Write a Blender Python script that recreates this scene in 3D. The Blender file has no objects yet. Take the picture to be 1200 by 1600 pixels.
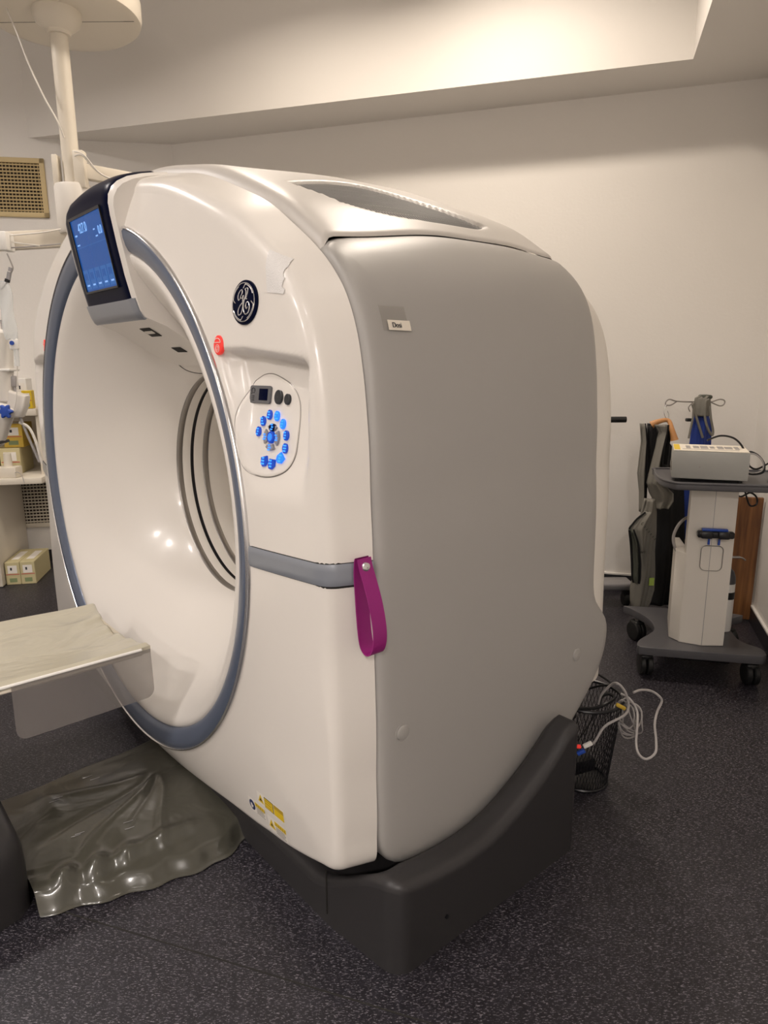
import bpy, bmesh, math, random
from mathutils import Vector, Matrix, Euler
random.seed(7)
PI = math.pi
scene = bpy.context.scene
COL = scene.collection

# ---------------------------------------------------------------- camera
F_PX, PITCH, ROLL, CAM_H = 1080.0, math.atan(1080/4900.0), math.radians(0.4), 1.45
cam_data = bpy.data.cameras.new('camera'); cam = bpy.data.objects.new('camera', cam_data); COL.objects.link(cam)
cam_data.sensor_fit = 'VERTICAL'; cam_data.sensor_height = 32.0; cam_data.lens = 32.0*F_PX/1600.0
cam_data.clip_start = 0.05; cam_data.clip_end = 60
cam.location = (0, 0, CAM_H)
cam.rotation_euler = (Matrix.Rotation(PI/2-PITCH, 4, 'X') @ Matrix.Rotation(-ROLL, 4, 'Z')).to_euler()
scene.camera = cam

# ---------------------------------------------------------------- world, lights, exposure
world = bpy.data.worlds.new('room_air'); scene.world = world; world.use_nodes = True
world.node_tree.nodes['Background'].inputs[0].default_value = (1.0, 0.93, 0.85, 1)
world.node_tree.nodes['Background'].inputs[1].default_value = 0.03
scene.view_settings.view_transform = 'Standard'; scene.view_settings.look = 'None'
scene.view_settings.exposure = 0.15; scene.view_settings.gamma = 1.0; scene.view_settings.use_curve_mapping = False
def disk(name, loc, energy, size, col=(1.0, .86, .69), spread=180, target=None):
    l = bpy.data.lights.new(name, 'AREA'); l.shape = 'DISK'; l.size = size; l.energy = energy; l.color = col
    l.spread = math.radians(spread)
    o = bpy.data.objects.new(name, l); o.location = loc; COL.objects.link(o)
    if target is not None:
        o.rotation_euler = (Vector(target)-Vector(loc)).to_track_quat('-Z', 'Y').to_euler()
    return o
LZ = 3.62
WARM = (1.0, .875, .745); SOFT = (1.0, .922, .872)
disk('downlight_or_fill', (.50, 3.30, LZ), 25, .22, WARM, 150)
disk('downlight_or_fill', (-.55, 3.5, LZ), 15, .22, WARM, 150)
disk('downlight_or_fill', (-2.6, 3.2, LZ), 22, .22, SOFT, 150)
disk('downlight_or_fill', (-1.7, 1.2, LZ), 17, .20, SOFT, 150)
disk('downlight_or_fill', (-2.9, -.2, LZ), 37, .20, SOFT, 150)
disk('downlight_or_fill', (-3.6, -1.6, LZ), 44, .20, SOFT, 160)
disk('downlight_or_fill', (-.8, -.6, LZ), 5, .20, SOFT, 150)
disk('downlight_or_fill', (.6, 1.2, LZ), 3, .22, WARM, 150)
disk('downlight_or_fill', (-.15, -2.0, 2.87), 70, .25, SOFT, 165)  # added fill behind the camera to brighten grey side and cart, no known fixture

# ---------------------------------------------------------------- materials
def mat(name, col, rough=.5, metal=0.0, coat=0.0, spec=.5, bump=0, bscale=200, var=0, vscale=3, emit=None, es=0, trans=0, alpha=1, ior=1.45, sss=0):
    m = bpy.data.materials.new(name); m.use_nodes = True; nt = m.node_tree; b = nt.nodes['Principled BSDF']
    b.inputs['Base Color'].default_value = (*col, 1); b.inputs['Roughness'].default_value = rough
    b.inputs['Metallic'].default_value = metal; b.inputs['Coat Weight'].default_value = coat; b.inputs['Coat Roughness'].default_value = .12
    b.inputs['Specular IOR Level'].default_value = spec; b.inputs['IOR'].default_value = ior
    b.inputs['Transmission Weight'].default_value = trans; b.inputs['Alpha'].default_value = alpha
    if emit: b.inputs['Emission Color'].default_value = (*emit, 1); b.inputs['Emission Strength'].default_value = es
    tc = nt.nodes.new('ShaderNodeTexCoord')
    if bump:
        n = nt.nodes.new('ShaderNodeTexNoise'); n.inputs['Scale'].default_value = bscale; n.inputs['Detail'].default_value = 3
        bp = nt.nodes.new('ShaderNodeBump'); bp.inputs['Strength'].default_value = bump; bp.inputs['Distance'].default_value = .002
        nt.links.new(tc.outputs['Object'], n.inputs['Vector']); nt.links.new(n.outputs['Fac'], bp.inputs['Height'])
        nt.links.new(bp.outputs['Normal'], b.inputs['Normal'])
    if var:
        n = nt.nodes.new('ShaderNodeTexNoise'); n.inputs['Scale'].default_value = vscale; n.inputs['Detail'].default_value = 4
        mx = nt.nodes.new('ShaderNodeMix'); mx.data_type = 'RGBA'
        mx.inputs[6].default_value = (*[c*(1-var) for c in col], 1); mx.inputs[7].default_value = (*[min(1, c*(1+var)) for c in col], 1)
        nt.links.new(tc.outputs['Object'], n.inputs['Vector']); nt.links.new(n.outputs['Fac'], mx.inputs[0]); nt.links.new(mx.outputs[2], b.inputs['Base Color'])
    return m
M = {}
M['wall'] = mat('painted_wall', (.775, .745, .705), .75, bump=.35, bscale=60)
M['ceil'] = mat('painted_ceiling', (.775, .745, .705), .8, bump=.1, bscale=80)
M['baseboard'] = mat('dark_baseboard', (.02, .019, .024), .4)
M['ivory'] = mat('glossy_ivory_plastic', (.75, .71, .66), .28, coat=.35, var=.02, vscale=2)
M['ivory2'] = mat('satin_ivory_plastic', (.73, .69, .63), .4, var=.02, vscale=2)
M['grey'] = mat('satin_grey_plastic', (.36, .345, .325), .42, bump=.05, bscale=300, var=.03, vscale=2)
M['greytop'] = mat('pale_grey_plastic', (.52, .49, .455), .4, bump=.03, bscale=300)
M['blue_grey'] = mat('blue_grey_trim', (.115, .14, .20), .33, metal=.25, coat=.2)
M['silver_grey'] = mat('silver_grey_trim', (.27, .29, .33), .3, metal=.3, coat=.2)
M['silver'] = mat('silver_bead', (.75, .74, .74), .2, metal=.9)
M['steel'] = mat('brushed_steel', (.33, .31, .29), .35, metal=.85, bump=.1, bscale=400)
M['black'] = mat('black_plastic', (.008, .008, .010), .35)
M['seam'] = mat('dark_gap', (.02, .018, .016), .8)
M['navy'] = mat('glossy_navy_black', (.0015, .003, .018), .3, spec=.3, ior=1.16)
M['base'] = mat('charcoal_plastic', (.030, .028, .029), .42, bump=.08, bscale=350, var=.08, vscale=3)
M['darkgrey'] = mat('dark_grey_plastic', (.085, .083, .09), .4, bump=.05, bscale=300)
M['rubber'] = mat('black_rubber', (.012, .012, .012), .45)
M['red'] = mat('glowing_red_plastic', (.70, .035, .03), .3, emit=(1, .06, .04), es=.25)  # weak self-glow put into the red plastic, stop buttons and plug tip alike
M['white'] = mat('white_plastic', (.8, .78, .74), .4)
M['cream'] = mat('cream_paint', (.70, .64, .54), .4)
M['paper'] = mat('matte_paper', (.78, .72, .62), .8)
M['tape'] = mat('white_fabric_tape', (.72, .70, .68), .8, bump=.6, bscale=300)
M['purple'] = mat('purple_leather', (.27, .012, .16), .45, bump=.2, bscale=250)
M['purple_edge'] = mat('pink_cut_edge', (.5, .06, .35), .6)
M['ventmetal'] = mat('ivory_vent_metal', (.60, .47, .25), .5)
M['ventdark'] = mat('dark_duct', (.03, .02, .015), .9)
M['yellowbox'] = mat('yellow_carton', (.62, .42, .06), .6)
M['oldcard'] = mat('pale_yellow_carton', (.55, .48, .27), .7)
M['label'] = mat('label_print_white', (.8, .76, .70), .6)
M['green_ink'] = mat('green_ink', (.22, .27, .13), .7)
M['red_ink'] = mat('red_ink', (.5, .12, .1), .7)
M['ink'] = mat('dark_ink', (.03, .03, .035), .7)
M['bluek'] = mat('blue_knob_plastic', (.02, .07, .38), .35)
M['blue_cloth'] = mat('blue_apron_fabric', (.012, .035, .22), .7, bump=.3, bscale=200)
M['grey_cloth'] = mat('grey_apron_fabric', (.20, .19, .165), .8, bump=.5, bscale=250)
M['green_cloth'] = mat('grey_green_apron_fabric', (.07, .075, .06), .8, bump=.5, bscale=250)
M['black_cloth'] = mat('black_apron_fabric', (.006, .006, .007), .8)
M['wood'] = mat('orange_hanger_wood', (.50, .24, .09), .4)
M['cable_grey'] = mat('grey_cable', (.34, .32, .31), .45)
M['cable_white'] = mat('white_cable', (.72, .68, .62), .4)
M['cable_black'] = mat('black_cable', (.008, .008, .009), .4)
M['lime'] = mat('lime_tag', (.45, .62, .12), .6)
M['yellow'] = mat('warning_yellow', (.72, .50, .015), .5)
M['navyink'] = mat('navy_ink', (.02, .035, .12), .5)
M['btn'] = mat('blue_lit_button', (.005, .02, .10), .25, emit=(.01, .12, 1.0), es=.35)
M['btn_on'] = mat('bright_blue_lit_button', (.01, .06, .4), .3, emit=(.01, .16, 1.0), es=1.3)
M['glyph'] = mat('blue_backlight_glyph', (.02, .1, .6), .4, emit=(.03, .25, 1.0), es=1.5)
M['darkbtn'] = mat('dark_grey_button', (.03, .032, .036), .3)
M['keygrey'] = mat('silver_key', (.32, .31, .32), .3, metal=.4)
M['screen'] = mat('blue_lit_screen', (.005, .02, .08), .15, emit=(.008, .075, .29), es=.75, ior=1.2)
M['screen2'] = mat('blue_lit_screen_tile', (.005, .02, .08), .15, emit=(.02, .12, .38), es=.75, ior=1.2)
M['screentext'] = mat('pale_lit_screen_text', (.1, .2, .4), .2, emit=(.20, .42, .85), es=.75)
M['gold'] = mat('amber_ink', (.45, .30, .03), .6)

def clear_mat(name, col, rough, alpha_mix, tint=(1, 1, 1)):
    m = bpy.data.materials.new(name); m.use_nodes = True; nt = m.node_tree; b = nt.nodes['Principled BSDF']; out = nt.nodes['Material Output']
    b.inputs['Base Color'].default_value = (*col, 1); b.inputs['Roughness'].default_value = rough; b.inputs['Coat Weight'].default_value = .3; b.inputs['Coat Roughness'].default_value = .1
    tr = nt.nodes.new('ShaderNodeBsdfTransparent'); tr.inputs[0].default_value = (*tint, 1)
    mx = nt.nodes.new('ShaderNodeMixShader'); mx.inputs[0].default_value = alpha_mix
    tc = nt.nodes.new('ShaderNodeTexCoord'); n = nt.nodes.new('ShaderNodeTexNoise'); n.inputs['Scale'].default_value = 9
    bp = nt.nodes.new('ShaderNodeBump'); bp.inputs['Strength'].default_value = .3; bp.inputs['Distance'].default_value = .01
    nt.links.new(tc.outputs['Object'], n.inputs['Vector']); nt.links.new(n.outputs['Fac'], bp.inputs['Height']); nt.links.new(bp.outputs['Normal'], b.inputs['Normal'])
    nt.links.new(tr.outputs[0], mx.inputs[1]); nt.links.new(b.outputs[0], mx.inputs[2]); nt.links.new(mx.outputs[0], out.inputs['Surface'])
    return m
M['flap'] = clear_mat('clear_pvc_flap', (.30, .28, .27), .18, .38, (.93, .92, .9))
M['film'] = clear_mat('clear_bag_film', (.75, .78, .78), .12, .45)

def floor_mat():
    m = bpy.data.materials.new('speckled_vinyl_floor'); m.use_nodes = True; nt = m.node_tree; b = nt.nodes['Principled BSDF']
    tc = nt.nodes.new('ShaderNodeTexCoord')
    def fleck(rot, sc, stretch, lo, hi, seed):
        mp = nt.nodes.new('ShaderNodeMapping'); mp.inputs['Rotation'].default_value = (0, 0, rot); mp.inputs['Scale'].default_value = (sc, sc*stretch, 1); mp.inputs['Location'].default_value = (seed, seed*2, 0)
        n = nt.nodes.new('ShaderNodeTexNoise'); n.inputs['Scale'].default_value = 1; n.inputs['Detail'].default_value = 2; n.inputs['Roughness'].default_value = .6
        r = nt.nodes.new('ShaderNodeValToRGB'); r.color_ramp.elements[0].position = lo; r.color_ramp.elements[1].position = hi
        nt.links.new(tc.outputs['Object'], mp.inputs[0]); nt.links.new(mp.outputs[0], n.inputs['Vector']); nt.links.new(n.outputs['Fac'], r.inputs[0])
        return r.outputs[0]
    a = fleck(.4, 85, 3.4, .615, .66, 3.1); c = fleck(1.5, 95, 3.4, .62, .665, 7.7); d = fleck(2.6, 90, 3.4, .615, .66, 12.3); e = fleck(0, 30, 1, .45, .75, 1.5)
    def mix(fac, A, B):
        x = nt.nodes.new('ShaderNodeMix'); x.data_type = 'RGBA'
        nt.links.new(fac, x.inputs[0])
        for i, v in ((6, A), (7, B)):
            if isinstance(v, tuple): x.inputs[i].default_value = (*v, 1)
            else: nt.links.new(v, x.inputs[i])
        return x.outputs[2]
    k = mix(e, (.009, .0078, .0115), (.019, .017, .023))
    k = mix(a, k, (.20, .185, .205)); k = mix(c, k, (.17, .155, .175)); k = mix(d, k, (.12, .11, .13))
    nt.links.new(k, b.inputs['Base Color']); b.inputs['Roughness'].default_value = .42
    n = nt.nodes.new('ShaderNodeTexNoise'); n.inputs['Scale'].default_value = 120
    bp = nt.nodes.new('ShaderNodeBump'); bp.inputs['Strength'].default_value = .25; bp.inputs['Distance'].default_value = .002
    nt.links.new(tc.outputs['Object'], n.inputs['Vector']); nt.links.new(n.outputs['Fac'], bp.inputs['Height']); nt.links.new(bp.outputs['Normal'], b.inputs['Normal'])
    return m
M['floor'] = floor_mat()
M['slat'] = mat('grey_vent_slat', (.26, .25, .235), .5)

def wood_mat():
    m = bpy.data.materials.new('varnished_brown_board'); m.use_nodes = True; nt = m.node_tree; b = nt.nodes['Principled BSDF']
    tc = nt.nodes.new('ShaderNodeTexCoord'); mp = nt.nodes.new('ShaderNodeMapping'); mp.inputs['Scale'].default_value = (40, 40, 2.5)
    n = nt.nodes.new('ShaderNodeTexNoise'); n.inputs['Scale'].default_value = 1; n.inputs['Detail'].default_value = 4
    r = nt.nodes.new('ShaderNodeValToRGB'); r.color_ramp.elements[0].color = (.10, .035, .012, 1); r.color_ramp.elements[1].color = (.30, .13, .04, 1)
    r.color_ramp.elements[0].position = .3; r.color_ramp.elements[1].position = .7
    nt.links.new(tc.outputs['Object'], mp.inputs[0]); nt.links.new(mp.outputs[0], n.inputs['Vector']); nt.links.new(n.outputs['Fac'], r.inputs[0]); nt.links.new(r.outputs[0], b.inputs['Base Color'])
    b.inputs['Roughness'].default_value = .35
    return m
M['board'] = wood_mat()

def wrinkle_mat(name, col, rough, strength, scale, dist=.02, coat=.6, stretch=(1, 1, 1)):
    m = mat(name, col, rough, coat=coat); nt = m.node_tree; b = nt.nodes['Principled BSDF']
    tc = nt.nodes.new('ShaderNodeTexCoord'); mp = nt.nodes.new('ShaderNodeMapping'); mp.inputs['Scale'].default_value = stretch
    n = nt.nodes.new('ShaderNodeTexNoise'); n.inputs['Scale'].default_value = scale; n.inputs['Detail'].default_value = 2; n.inputs['Distortion'].default_value = 1.2
    bp = nt.nodes.new('ShaderNodeBump'); bp.inputs['Strength'].default_value = strength; bp.inputs['Distance'].default_value = dist
    nt.links.new(tc.outputs['Object'], mp.inputs[0]); nt.links.new(mp.outputs[0], n.inputs['Vector']); nt.links.new(n.outputs['Fac'], bp.inputs['Height']); nt.links.new(bp.outputs['Normal'], b.inputs['Normal'])
    nt.links.new(bp.outputs['Normal'], b.inputs['Coat Normal'])
    return m
M['matcover'] = wrinkle_mat('smoky_plastic_cover', (.062, .059, .046), .28, .45, 7, .012, .4, (1, 1, .3))
M['mattress'] = wrinkle_mat('pale_olive_vinyl', (.50, .465, .365), .28, .5, 4, .02, .5, (3, 1, 1))

# ---------------------------------------------------------------- mesh helpers
class MB:
    def __init__(s): s.v = []; s.f = []; s.m = []
    def add(s, vs, fs, mi=0):
        o = len(s.v); s.v += [tuple(p) for p in vs]; s.f += [tuple(i+o for i in f) for f in fs]; s.m += [mi]*len(fs); return s
    def box(s, c, size, bev=0, seg=2, rot=None, mi=0):
        bm = bmesh.new(); bmesh.ops.create_cube(bm, size=1)
        for v in bm.verts: v.co = Vector((v.co.x*size[0], v.co.y*size[1], v.co.z*size[2]))
        if bev: bmesh.ops.bevel(bm, geom=bm.edges[:], offset=min(bev, min(size)*.49), segments=seg, profile=.5, affect='EDGES')
        R_ = rot if rot is not None else Matrix.Identity(3)
        if isinstance(rot, (int, float)): R_ = Matrix.Rotation(rot, 3, 'Z')
        bm.verts.index_update(); vs = [tuple(R_ @ v.co + Vector(c)) for v in bm.verts]; fs = [tuple(v.index for v in f.verts) for f in bm.faces]
        bm.free(); return s.add(vs, fs, mi)
    def prism(s, poly, z0, z1, bev=0, seg=2, T=None, mi=0):
        """poly in xy, extruded z0..z1; T maps a point"""
        bm = bmesh.new(); vs = [bm.verts.new((x, y, z0)) for x, y in poly]; f = bm.faces.new(vs)
        r = bmesh.ops.extrude_face_region(bm, geom=[f]); 
        for v in [g for g in r['geom'] if isinstance(g, bmesh.types.BMVert)]: v.co.z = z1
        bmesh.ops.recalc_face_normals(bm, faces=bm.faces[:])
        if bev:
            es = [e for e in bm.edges if abs(e.verts[0].co.z-e.verts[1].co.z) < 1e-6]
            bmesh.ops.bevel(bm, geom=es, offset=bev, segments=seg, profile=.5, affect='EDGES', clamp_overlap=True)
        bm.verts.index_update(); T = T or (lambda p: p)
        vs = [tuple(T(Vector(v.co))) for v in bm.verts]; fs = [tuple(v.index for v in f.verts) for f in bm.faces]
        bm.free(); return s.add(vs, fs, mi)
    def cyl(s, p0, p1, r0, r1=None, n=24, cap=True, mi=0):
        r1 = r0 if r1 is None else r1; p0 = Vector(p0); p1 = Vector(p1); d = (p1-p0).normalized()
        a = d.orthogonal().normalized(); b = d.cross(a)
        vs = []
        for p, r in ((p0, r0), (p1, r1)):
            for i in range(n):
                t = 2*PI*i/n; vs.append(p+(a*math.cos(t)+b*math.sin(t))*r)
        fs = [(i, (i+1) % n, n+(i+1) % n, n+i) for i in range(n)]
        if cap: fs += [tuple(range(n-1, -1, -1)), tuple(range(n, 2*n))]
        return s.add(vs, fs, mi)
    def lathe(s, c, prof, n=48, axis='Z', mi=0, T=None, close=False):
        """prof list of (r, h)"""
        vs = []; c = Vector(c)
        for r, h in prof:
            for i in range(n):
                t = 2*PI*i/n; x, y = r*math.cos(t), r*math.sin(t)
                p = Vector((x, y, h)) if axis == 'Z' else (Vector((x, h, y)) if axis == 'Y' else Vector((h, x, y)))
                vs.append((T(p) if T else p)+c)
        fs = []
        for j in range(len(prof)-1):
            for i in range(n): fs.append((j*n+i, j*n+(i+1) % n, (j+1)*n+(i+1) % n, (j+1)*n+i))
        if prof[0][0] > 1e-6 and close: fs.append(tuple(range(n)))
        if close: fs.append(tuple(range((len(prof)-1)*n, len(prof)*n)))
        return s.add(vs, fs, mi)
    def tube(s, pts, r, n=10, smooth=6, closed=False, mi=0):
        P = [Vector(p) for p in pts]
        if smooth > 1: P = spline(P, smooth, closed)
        N = len(P); vs = []; fs = []; up = None
        for i, p in enumerate(P):
            if closed: d = P[(i+1) % N]-P[i-1]
            else: d = P[min(i+1, N-1)]-P[max(i-1, 0)]
            d.normalize()
            if up is None: up = d.orthogonal().normalized()
            up = (up-d*up.dot(d)); up = up.normalized() if up.length > 1e-6 else d.orthogonal().normalized()
            b = d.cross(up); rr = r(i/(N-1)) if callable(r) else r
            for k in range(n):
                t = 2*PI*k/n; vs.append(p+(up*math.cos(t)+b*math.sin(t))*rr)
        for i in range(N if closed else N-1):
            j = (i+1) % N
            for k in range(n): fs.append((i*n+k, i*n+(k+1) % n, j*n+(k+1) % n, j*n+k))
        if not closed: fs += [tuple(range(n-1, -1, -1)), tuple(range((N-1)*n, N*n))]
        return s.add(vs, fs, mi)
    def grid(s, rows, closed_u=False, mi=0):
        nu = len(rows[0]); vs = [p for r in rows for p in r]; fs = []
        for j in range(len(rows)-1):
            for i in range(nu if closed_u else nu-1):
                k = (i+1) % nu; fs.append((j*nu+i, j*nu+k, (j+1)*nu+k, (j+1)*nu+i))
        return s.add(vs, fs, mi)
    def build(s, name, mats, parent=None, sharp=35, recalc=True):
        me = bpy.data.meshes.new(name); me.from_pydata(s.v, [], s.f)
        if not isinstance(mats, (list, tuple)): mats = [mats]
        for m in mats: me.materials.append(M[m] if isinstance(m, str) else m)
        for p, i in zip(me.polygons, s.m): p.material_index = i
        if recalc:
            bm = bmesh.new(); bm.from_mesh(me); bmesh.ops.recalc_face_normals(bm, faces=bm.faces[:]); bm.to_mesh(me); bm.free()
        me.shade_smooth()
        if sharp: me.set_sharp_from_angle(angle=math.radians(sharp))
        me.update(); o = bpy.data.objects.new(name, me); COL.objects.link(o)
        if parent is not None: o.parent = parent
        return o
def spline(P, k, closed=False):
    out = []; N = len(P)
    for i in range(N if closed else N-1):
        if closed: a, b, c, d = P[i-1], P[i], P[(i+1) % N], P[(i+2) % N]
        else: a, b, c, d = P[max(i-1, 0)], P[i], P[i+1], P[min(i+2, N-1)]
        for j in range(k):
            t = j/k; out.append(.5*((2*b)+(c-a)*t+(2*a-5*b+4*c-d)*t*t+(3*b-a-3*c+d)*t**3))
    if not closed: out.append(P[-1])
    return out
def empty(name, loc=(0, 0, 0), rz=0, label=None, cat=None, group=None):
    o = bpy.data.objects.new(name, None); COL.objects.link(o); o.location = loc; o.rotation_euler = (0, 0, rz); o.empty_display_size = .1
    return tag(o, label, cat, group)
def tag(o, label=None, cat=None, group=None, kind=None):
    if label: o['label'] = label
    if cat: o['category'] = cat
    if group: o['group'] = group
    if kind: o['kind'] = kind
    return o
def struct(o): o['kind'] = 'structure'; return o
def text_mesh(name, txt, size, T, m, parent=None, depth=.0006, align='CENTER'):
    """flat lettering; T maps (x right, y up, z out) to the parent's frame"""
    cu = bpy.data.curves.new(name, 'FONT'); cu.body = txt; cu.size = size; cu.align_x = align; cu.align_y = 'CENTER'; cu.extrude = depth
    t = bpy.data.objects.new('tmp', cu); COL.objects.link(t)
    bpy.context.view_layer.update()
    me = bpy.data.meshes.new_from_object(t.evaluated_get(bpy.context.evaluated_depsgraph_get()))
    bpy.data.objects.remove(t); bpy.data.curves.remove(cu)
    for v in me.vertices: v.co = T(v.co.x, v.co.y, v.co.z+depth)
    me.materials.clear(); me.materials.append(M[m]); me.name = name
    o = bpy.data.objects.new(name, me); COL.objects.link(o)
    if parent is not None: o.parent = parent
    return o
def at(x, y, D):
    """world point seen at photo pixel x, y at forward distance D"""
    a, b = x-600.0, y-800.0; c, s = math.cos(ROLL), math.sin(ROLL); a, b = a*c-b*s, a*s+b*c; a /= F_PX; b /= -F_PX
    cp, sp = math.cos(PITCH), math.sin(PITCH); r = Vector((a, cp+b*sp, b*cp-sp))
    return Vector((0, 0, CAM_H))+r*(D/r.y)

# ---------------------------------------------------------------- room
BD = Vector((.955, -.297, 0)); RD = Vector((.297, .955, 0)); P0 = Vector((1.45, 4.274, 0))
LD = Vector((.984, .179, 0)); PL = Vector((-2.538, 4.972, 0))
def isect(p, d, q, e):
    den = d.x*e.y-d.y*e.x; t = ((q.x-p.x)*e.y-(q.y-p.y)*e.x)/den; return p+d*t
CL = isect(P0, BD, PL, LD); CR = P0+BD*.764
WW = isect(PL, LD, Vector((-5.2, 0, 0)), RD); RY = -2.6
RR = CR-RD*((CR.y-RY)/RD.y); LR = WW-RD*((WW.y-RY)/RD.y)
def wall(name, a, b, z0, z1, th, m='wall', off=0.0):
    d = (b-a).normalized(); n = Vector((-d.y, d.x, 0))   # n points outwards (room walked clockwise)
    mb = MB(); a = a+n*off; b = b+n*off
    mb.prism([(a.x, a.y), (b.x, b.y), (b.x+n.x*th, b.y+n.y*th), (a.x+n.x*th, a.y+n.y*th)], z0, z1)
    return struct(mb.build(name, m))
struct(MB().prism([(-7, -4), (6, -4), (6, 7), (-7, 7)], -.1, 0).build('floor', 'floor'))
wall('wall_back', CL, CR, 0, 3.75, .12); wall('wall_left', WW, CL, 0, 3.75, .12); wall('wall_right', CR, RR, 0, 3.75, .12)
wall('wall_west', LR, WW, 0, 3.75, .12); wall('wall_rear', RR, LR, 0, 3.75, .12)
wall('baseboard_back', CL, CR, 0, .09, .012, 'baseboard', -.012); wall('baseboard_left', WW, CL, 0, .085, .012, 'baseboard', -.012)
wall('baseboard_right', CR, RR, 0, .09, .012, 'baseboard', -.012)
wall('trim_1', CL, CR, .09, .1, .014, 'wall', -.014); wall('trim_2', CR, RR, .09, .1, .014, 'wall', -.014)
# coffered ceiling: high field with a dropped border along the back and right walls
FA = Vector((-2.41, 5.03, 0)); FB = Vector((1.554, 3.841, 0)); fd = (FB-FA).normalized(); fr = Vector((-fd.y, fd.x, 0))
FA = isect(FA, fd, PL, LD)
FC = FB-fr*6.2
def xy(p): return (p.x, p.y)
mb = MB().prism([xy(FA), xy(FB), xy(FC), xy(RR), xy(CR), xy(CL)], 2.9, 3.75); o = mb.build('ceiling', 'ceil', sharp=20); struct(o)
struct(MB().prism([xy(FA+fr*.1), xy(FB+fr*.1+fd*.1), xy(FC+fd*.1-fr*.6), xy(LR), xy(WW)], 3.66, 3.75).build('ceiling', 'ceil'))
a, b = Vector((-1.4, 1.77, 0)), Vector((.9, .99, 0)); d = (b-a).normalized(); n = Vector((-d.y, d.x, 0))*.0022
struct(MB().prism([xy(a-n), xy(b-n), xy(b+n), xy(a+n)], 0, .0006).build('trim_3', 'seam'))

# wall vents on the left wall
def vent(x0, x1, z0, z1, m_frame, label):
    n = Vector((LD.y, -LD.x, 0))
    r = empty('wall_vent', PL+LD*((x0+x1)/2)+Vector((0, 0, z0)), math.atan2(LD.y, LD.x), label, 'vent', 'air vents on the far wall')
    w, h = x1-x0, z1-z0; fr_ = MB()
    e = .032
    fr_.box((0, -.008, e/2), (w, .016, e), .003); fr_.box((0, -.008, h-e/2), (w, .016, e), .003)
    fr_.box((-w/2+e/2, -.008, h/2), (e, .016, h), .003); fr_.box((w/2-e/2, -.008, h/2), (e, .016, h), .003)
    fr_.build('frame', m_frame, r)
    MB().box((0, -.002, h/2), (w-.04, .003, h-.04)).build('duct_back', 'ventdark', r)
    lv = MB(); k = 14
    for i in range(k):
        z = e+(h-2*e)*(i+.5)/k; lv.box((0, -.010, z), (w-2*e+.004, .008, .008), 0, rot=Matrix.Rotation(.5, 3, 'X'))
    k = 16
    for i in range(k):
        x = -w/2+e+(w-2*e)*(i+.5)/k; lv.box((x, -.006, h/2), (.004, .004, h-2*e))
    lv.build('louvres', m_frame, r)
    return r
vent(-.13, .285, 2.405, 2.775, 'ventmetal', 'yellowed square air vent high on the wall beside the ceiling boom')
vent(-.13, .30, .26, .66, 'cream', 'dim cream air vent low on the wall under the shelf')

# ---------------------------------------------------------------- CT gantry (local x right, y into the machine, z up)
GYAW = math.radians(40.2); GK = 2.3
G = empty('ct_scanner', (-.386*GK, GK, 0), GYAW-PI/2, 'large white and grey CT scanner gantry with wide round bore and lit blue screen', 'CT scanner')
def GW(s, u, z):
    c, sn = math.cos(GYAW-PI/2), math.sin(GYAW-PI/2); return Vector((-.386*GK+c*s-sn*u, GK+sn*s+c*u, z))
OUT = [(0,2.02),(.25,1.99),(.43,1.955),(.57,1.91),(.67,1.872),(.79,1.82),(.88,1.765),(.97,1.705),(1.03,1.655),(1.08,1.595),(1.115,1.52),(1.138,1.42),(1.152,1.3),(1.16,1.1),(1.165,.8),(1.168,.5),(1.168,.30),(1.166,.238),(1.150,.212),(1.10,.197),(.95,.158),(.82,.138),(.61,.11),(.4,.08),(.2,.058),(0,.05)]
_P = sorted((math.atan2(z-1, s), math.hypot(s, z-1)) for s, z in OUT)
def R(th):
    th = math.atan2(math.sin(th), abs(math.cos(th))); P = _P
    if th <= P[0][0]: return P[0][1]
    for i in range(len(P)-1):
        if th <= P[i+1][0]:
            a, b = P[i], P[i+1]
            pa = P[i-1] if i > 0 else (2*a[0]-b[0], b[1]); pb = P[i+2] if i+2 < len(P) else (2*b[0]-a[0], a[1])
            h = b[0]-a[0]; t = (th-a[0])/h
            ma = (b[1]-pa[1])/(b[0]-pa[0])*h; mb_ = (pb[1]-a[1])/(pb[0]-a[0])*h
            return (2*t**3-3*t*t+1)*a[1]+(t**3-2*t*t+t)*ma+(-2*t**3+3*t*t)*b[1]+(t**3-t*t)*mb_
    return P[-1][1]
def sst(a, b, x):
    t = max(0, min(1, (x-a)/(b-a))); return t*t*(3-2*t)
def bump(th, u):
    e = 1-math.exp(-max(0, u-.15)/.02); top = max(0, math.sin(th))**1.5; k = sst(.15, .65, u)
    return e*.022+top*(.012*e+.03*k-.02*sst(.8, 1.06, u))
R0 = .862
def prof_pts(th):
    Ro = R(th); bot = sst(-.15, -.45, math.sin(th)); Rc = (.963+.017*bot)*Ro
    a = max(R0+.01, Rc-.03+.016*bot)
    return Ro, a, (Rc+.006, .042), (Rc+.016-.005*bot, .075)
def prof(th, r):
    Ro, a, P1, P2 = prof_pts(th)
    if r <= a: return .036*max(0, (r-R0)/(a-R0))**1.15
    P0_ = (a, .036)
    if r < P2[0]:
        lo, hi = 0, 1
        for _ in range(22):
            t = (lo+hi)/2
            if (1-t)**2*P0_[0]+2*t*(1-t)*P1[0]+t*t*P2[0] < r: lo = t
            else: hi = t
        t = lo; return (1-t)**2*P0_[1]+2*t*(1-t)*P1[1]+t*t*P2[1]
    return .075+.07*min(1, (r-P2[0])/(Ro-P2[0]))
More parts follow.
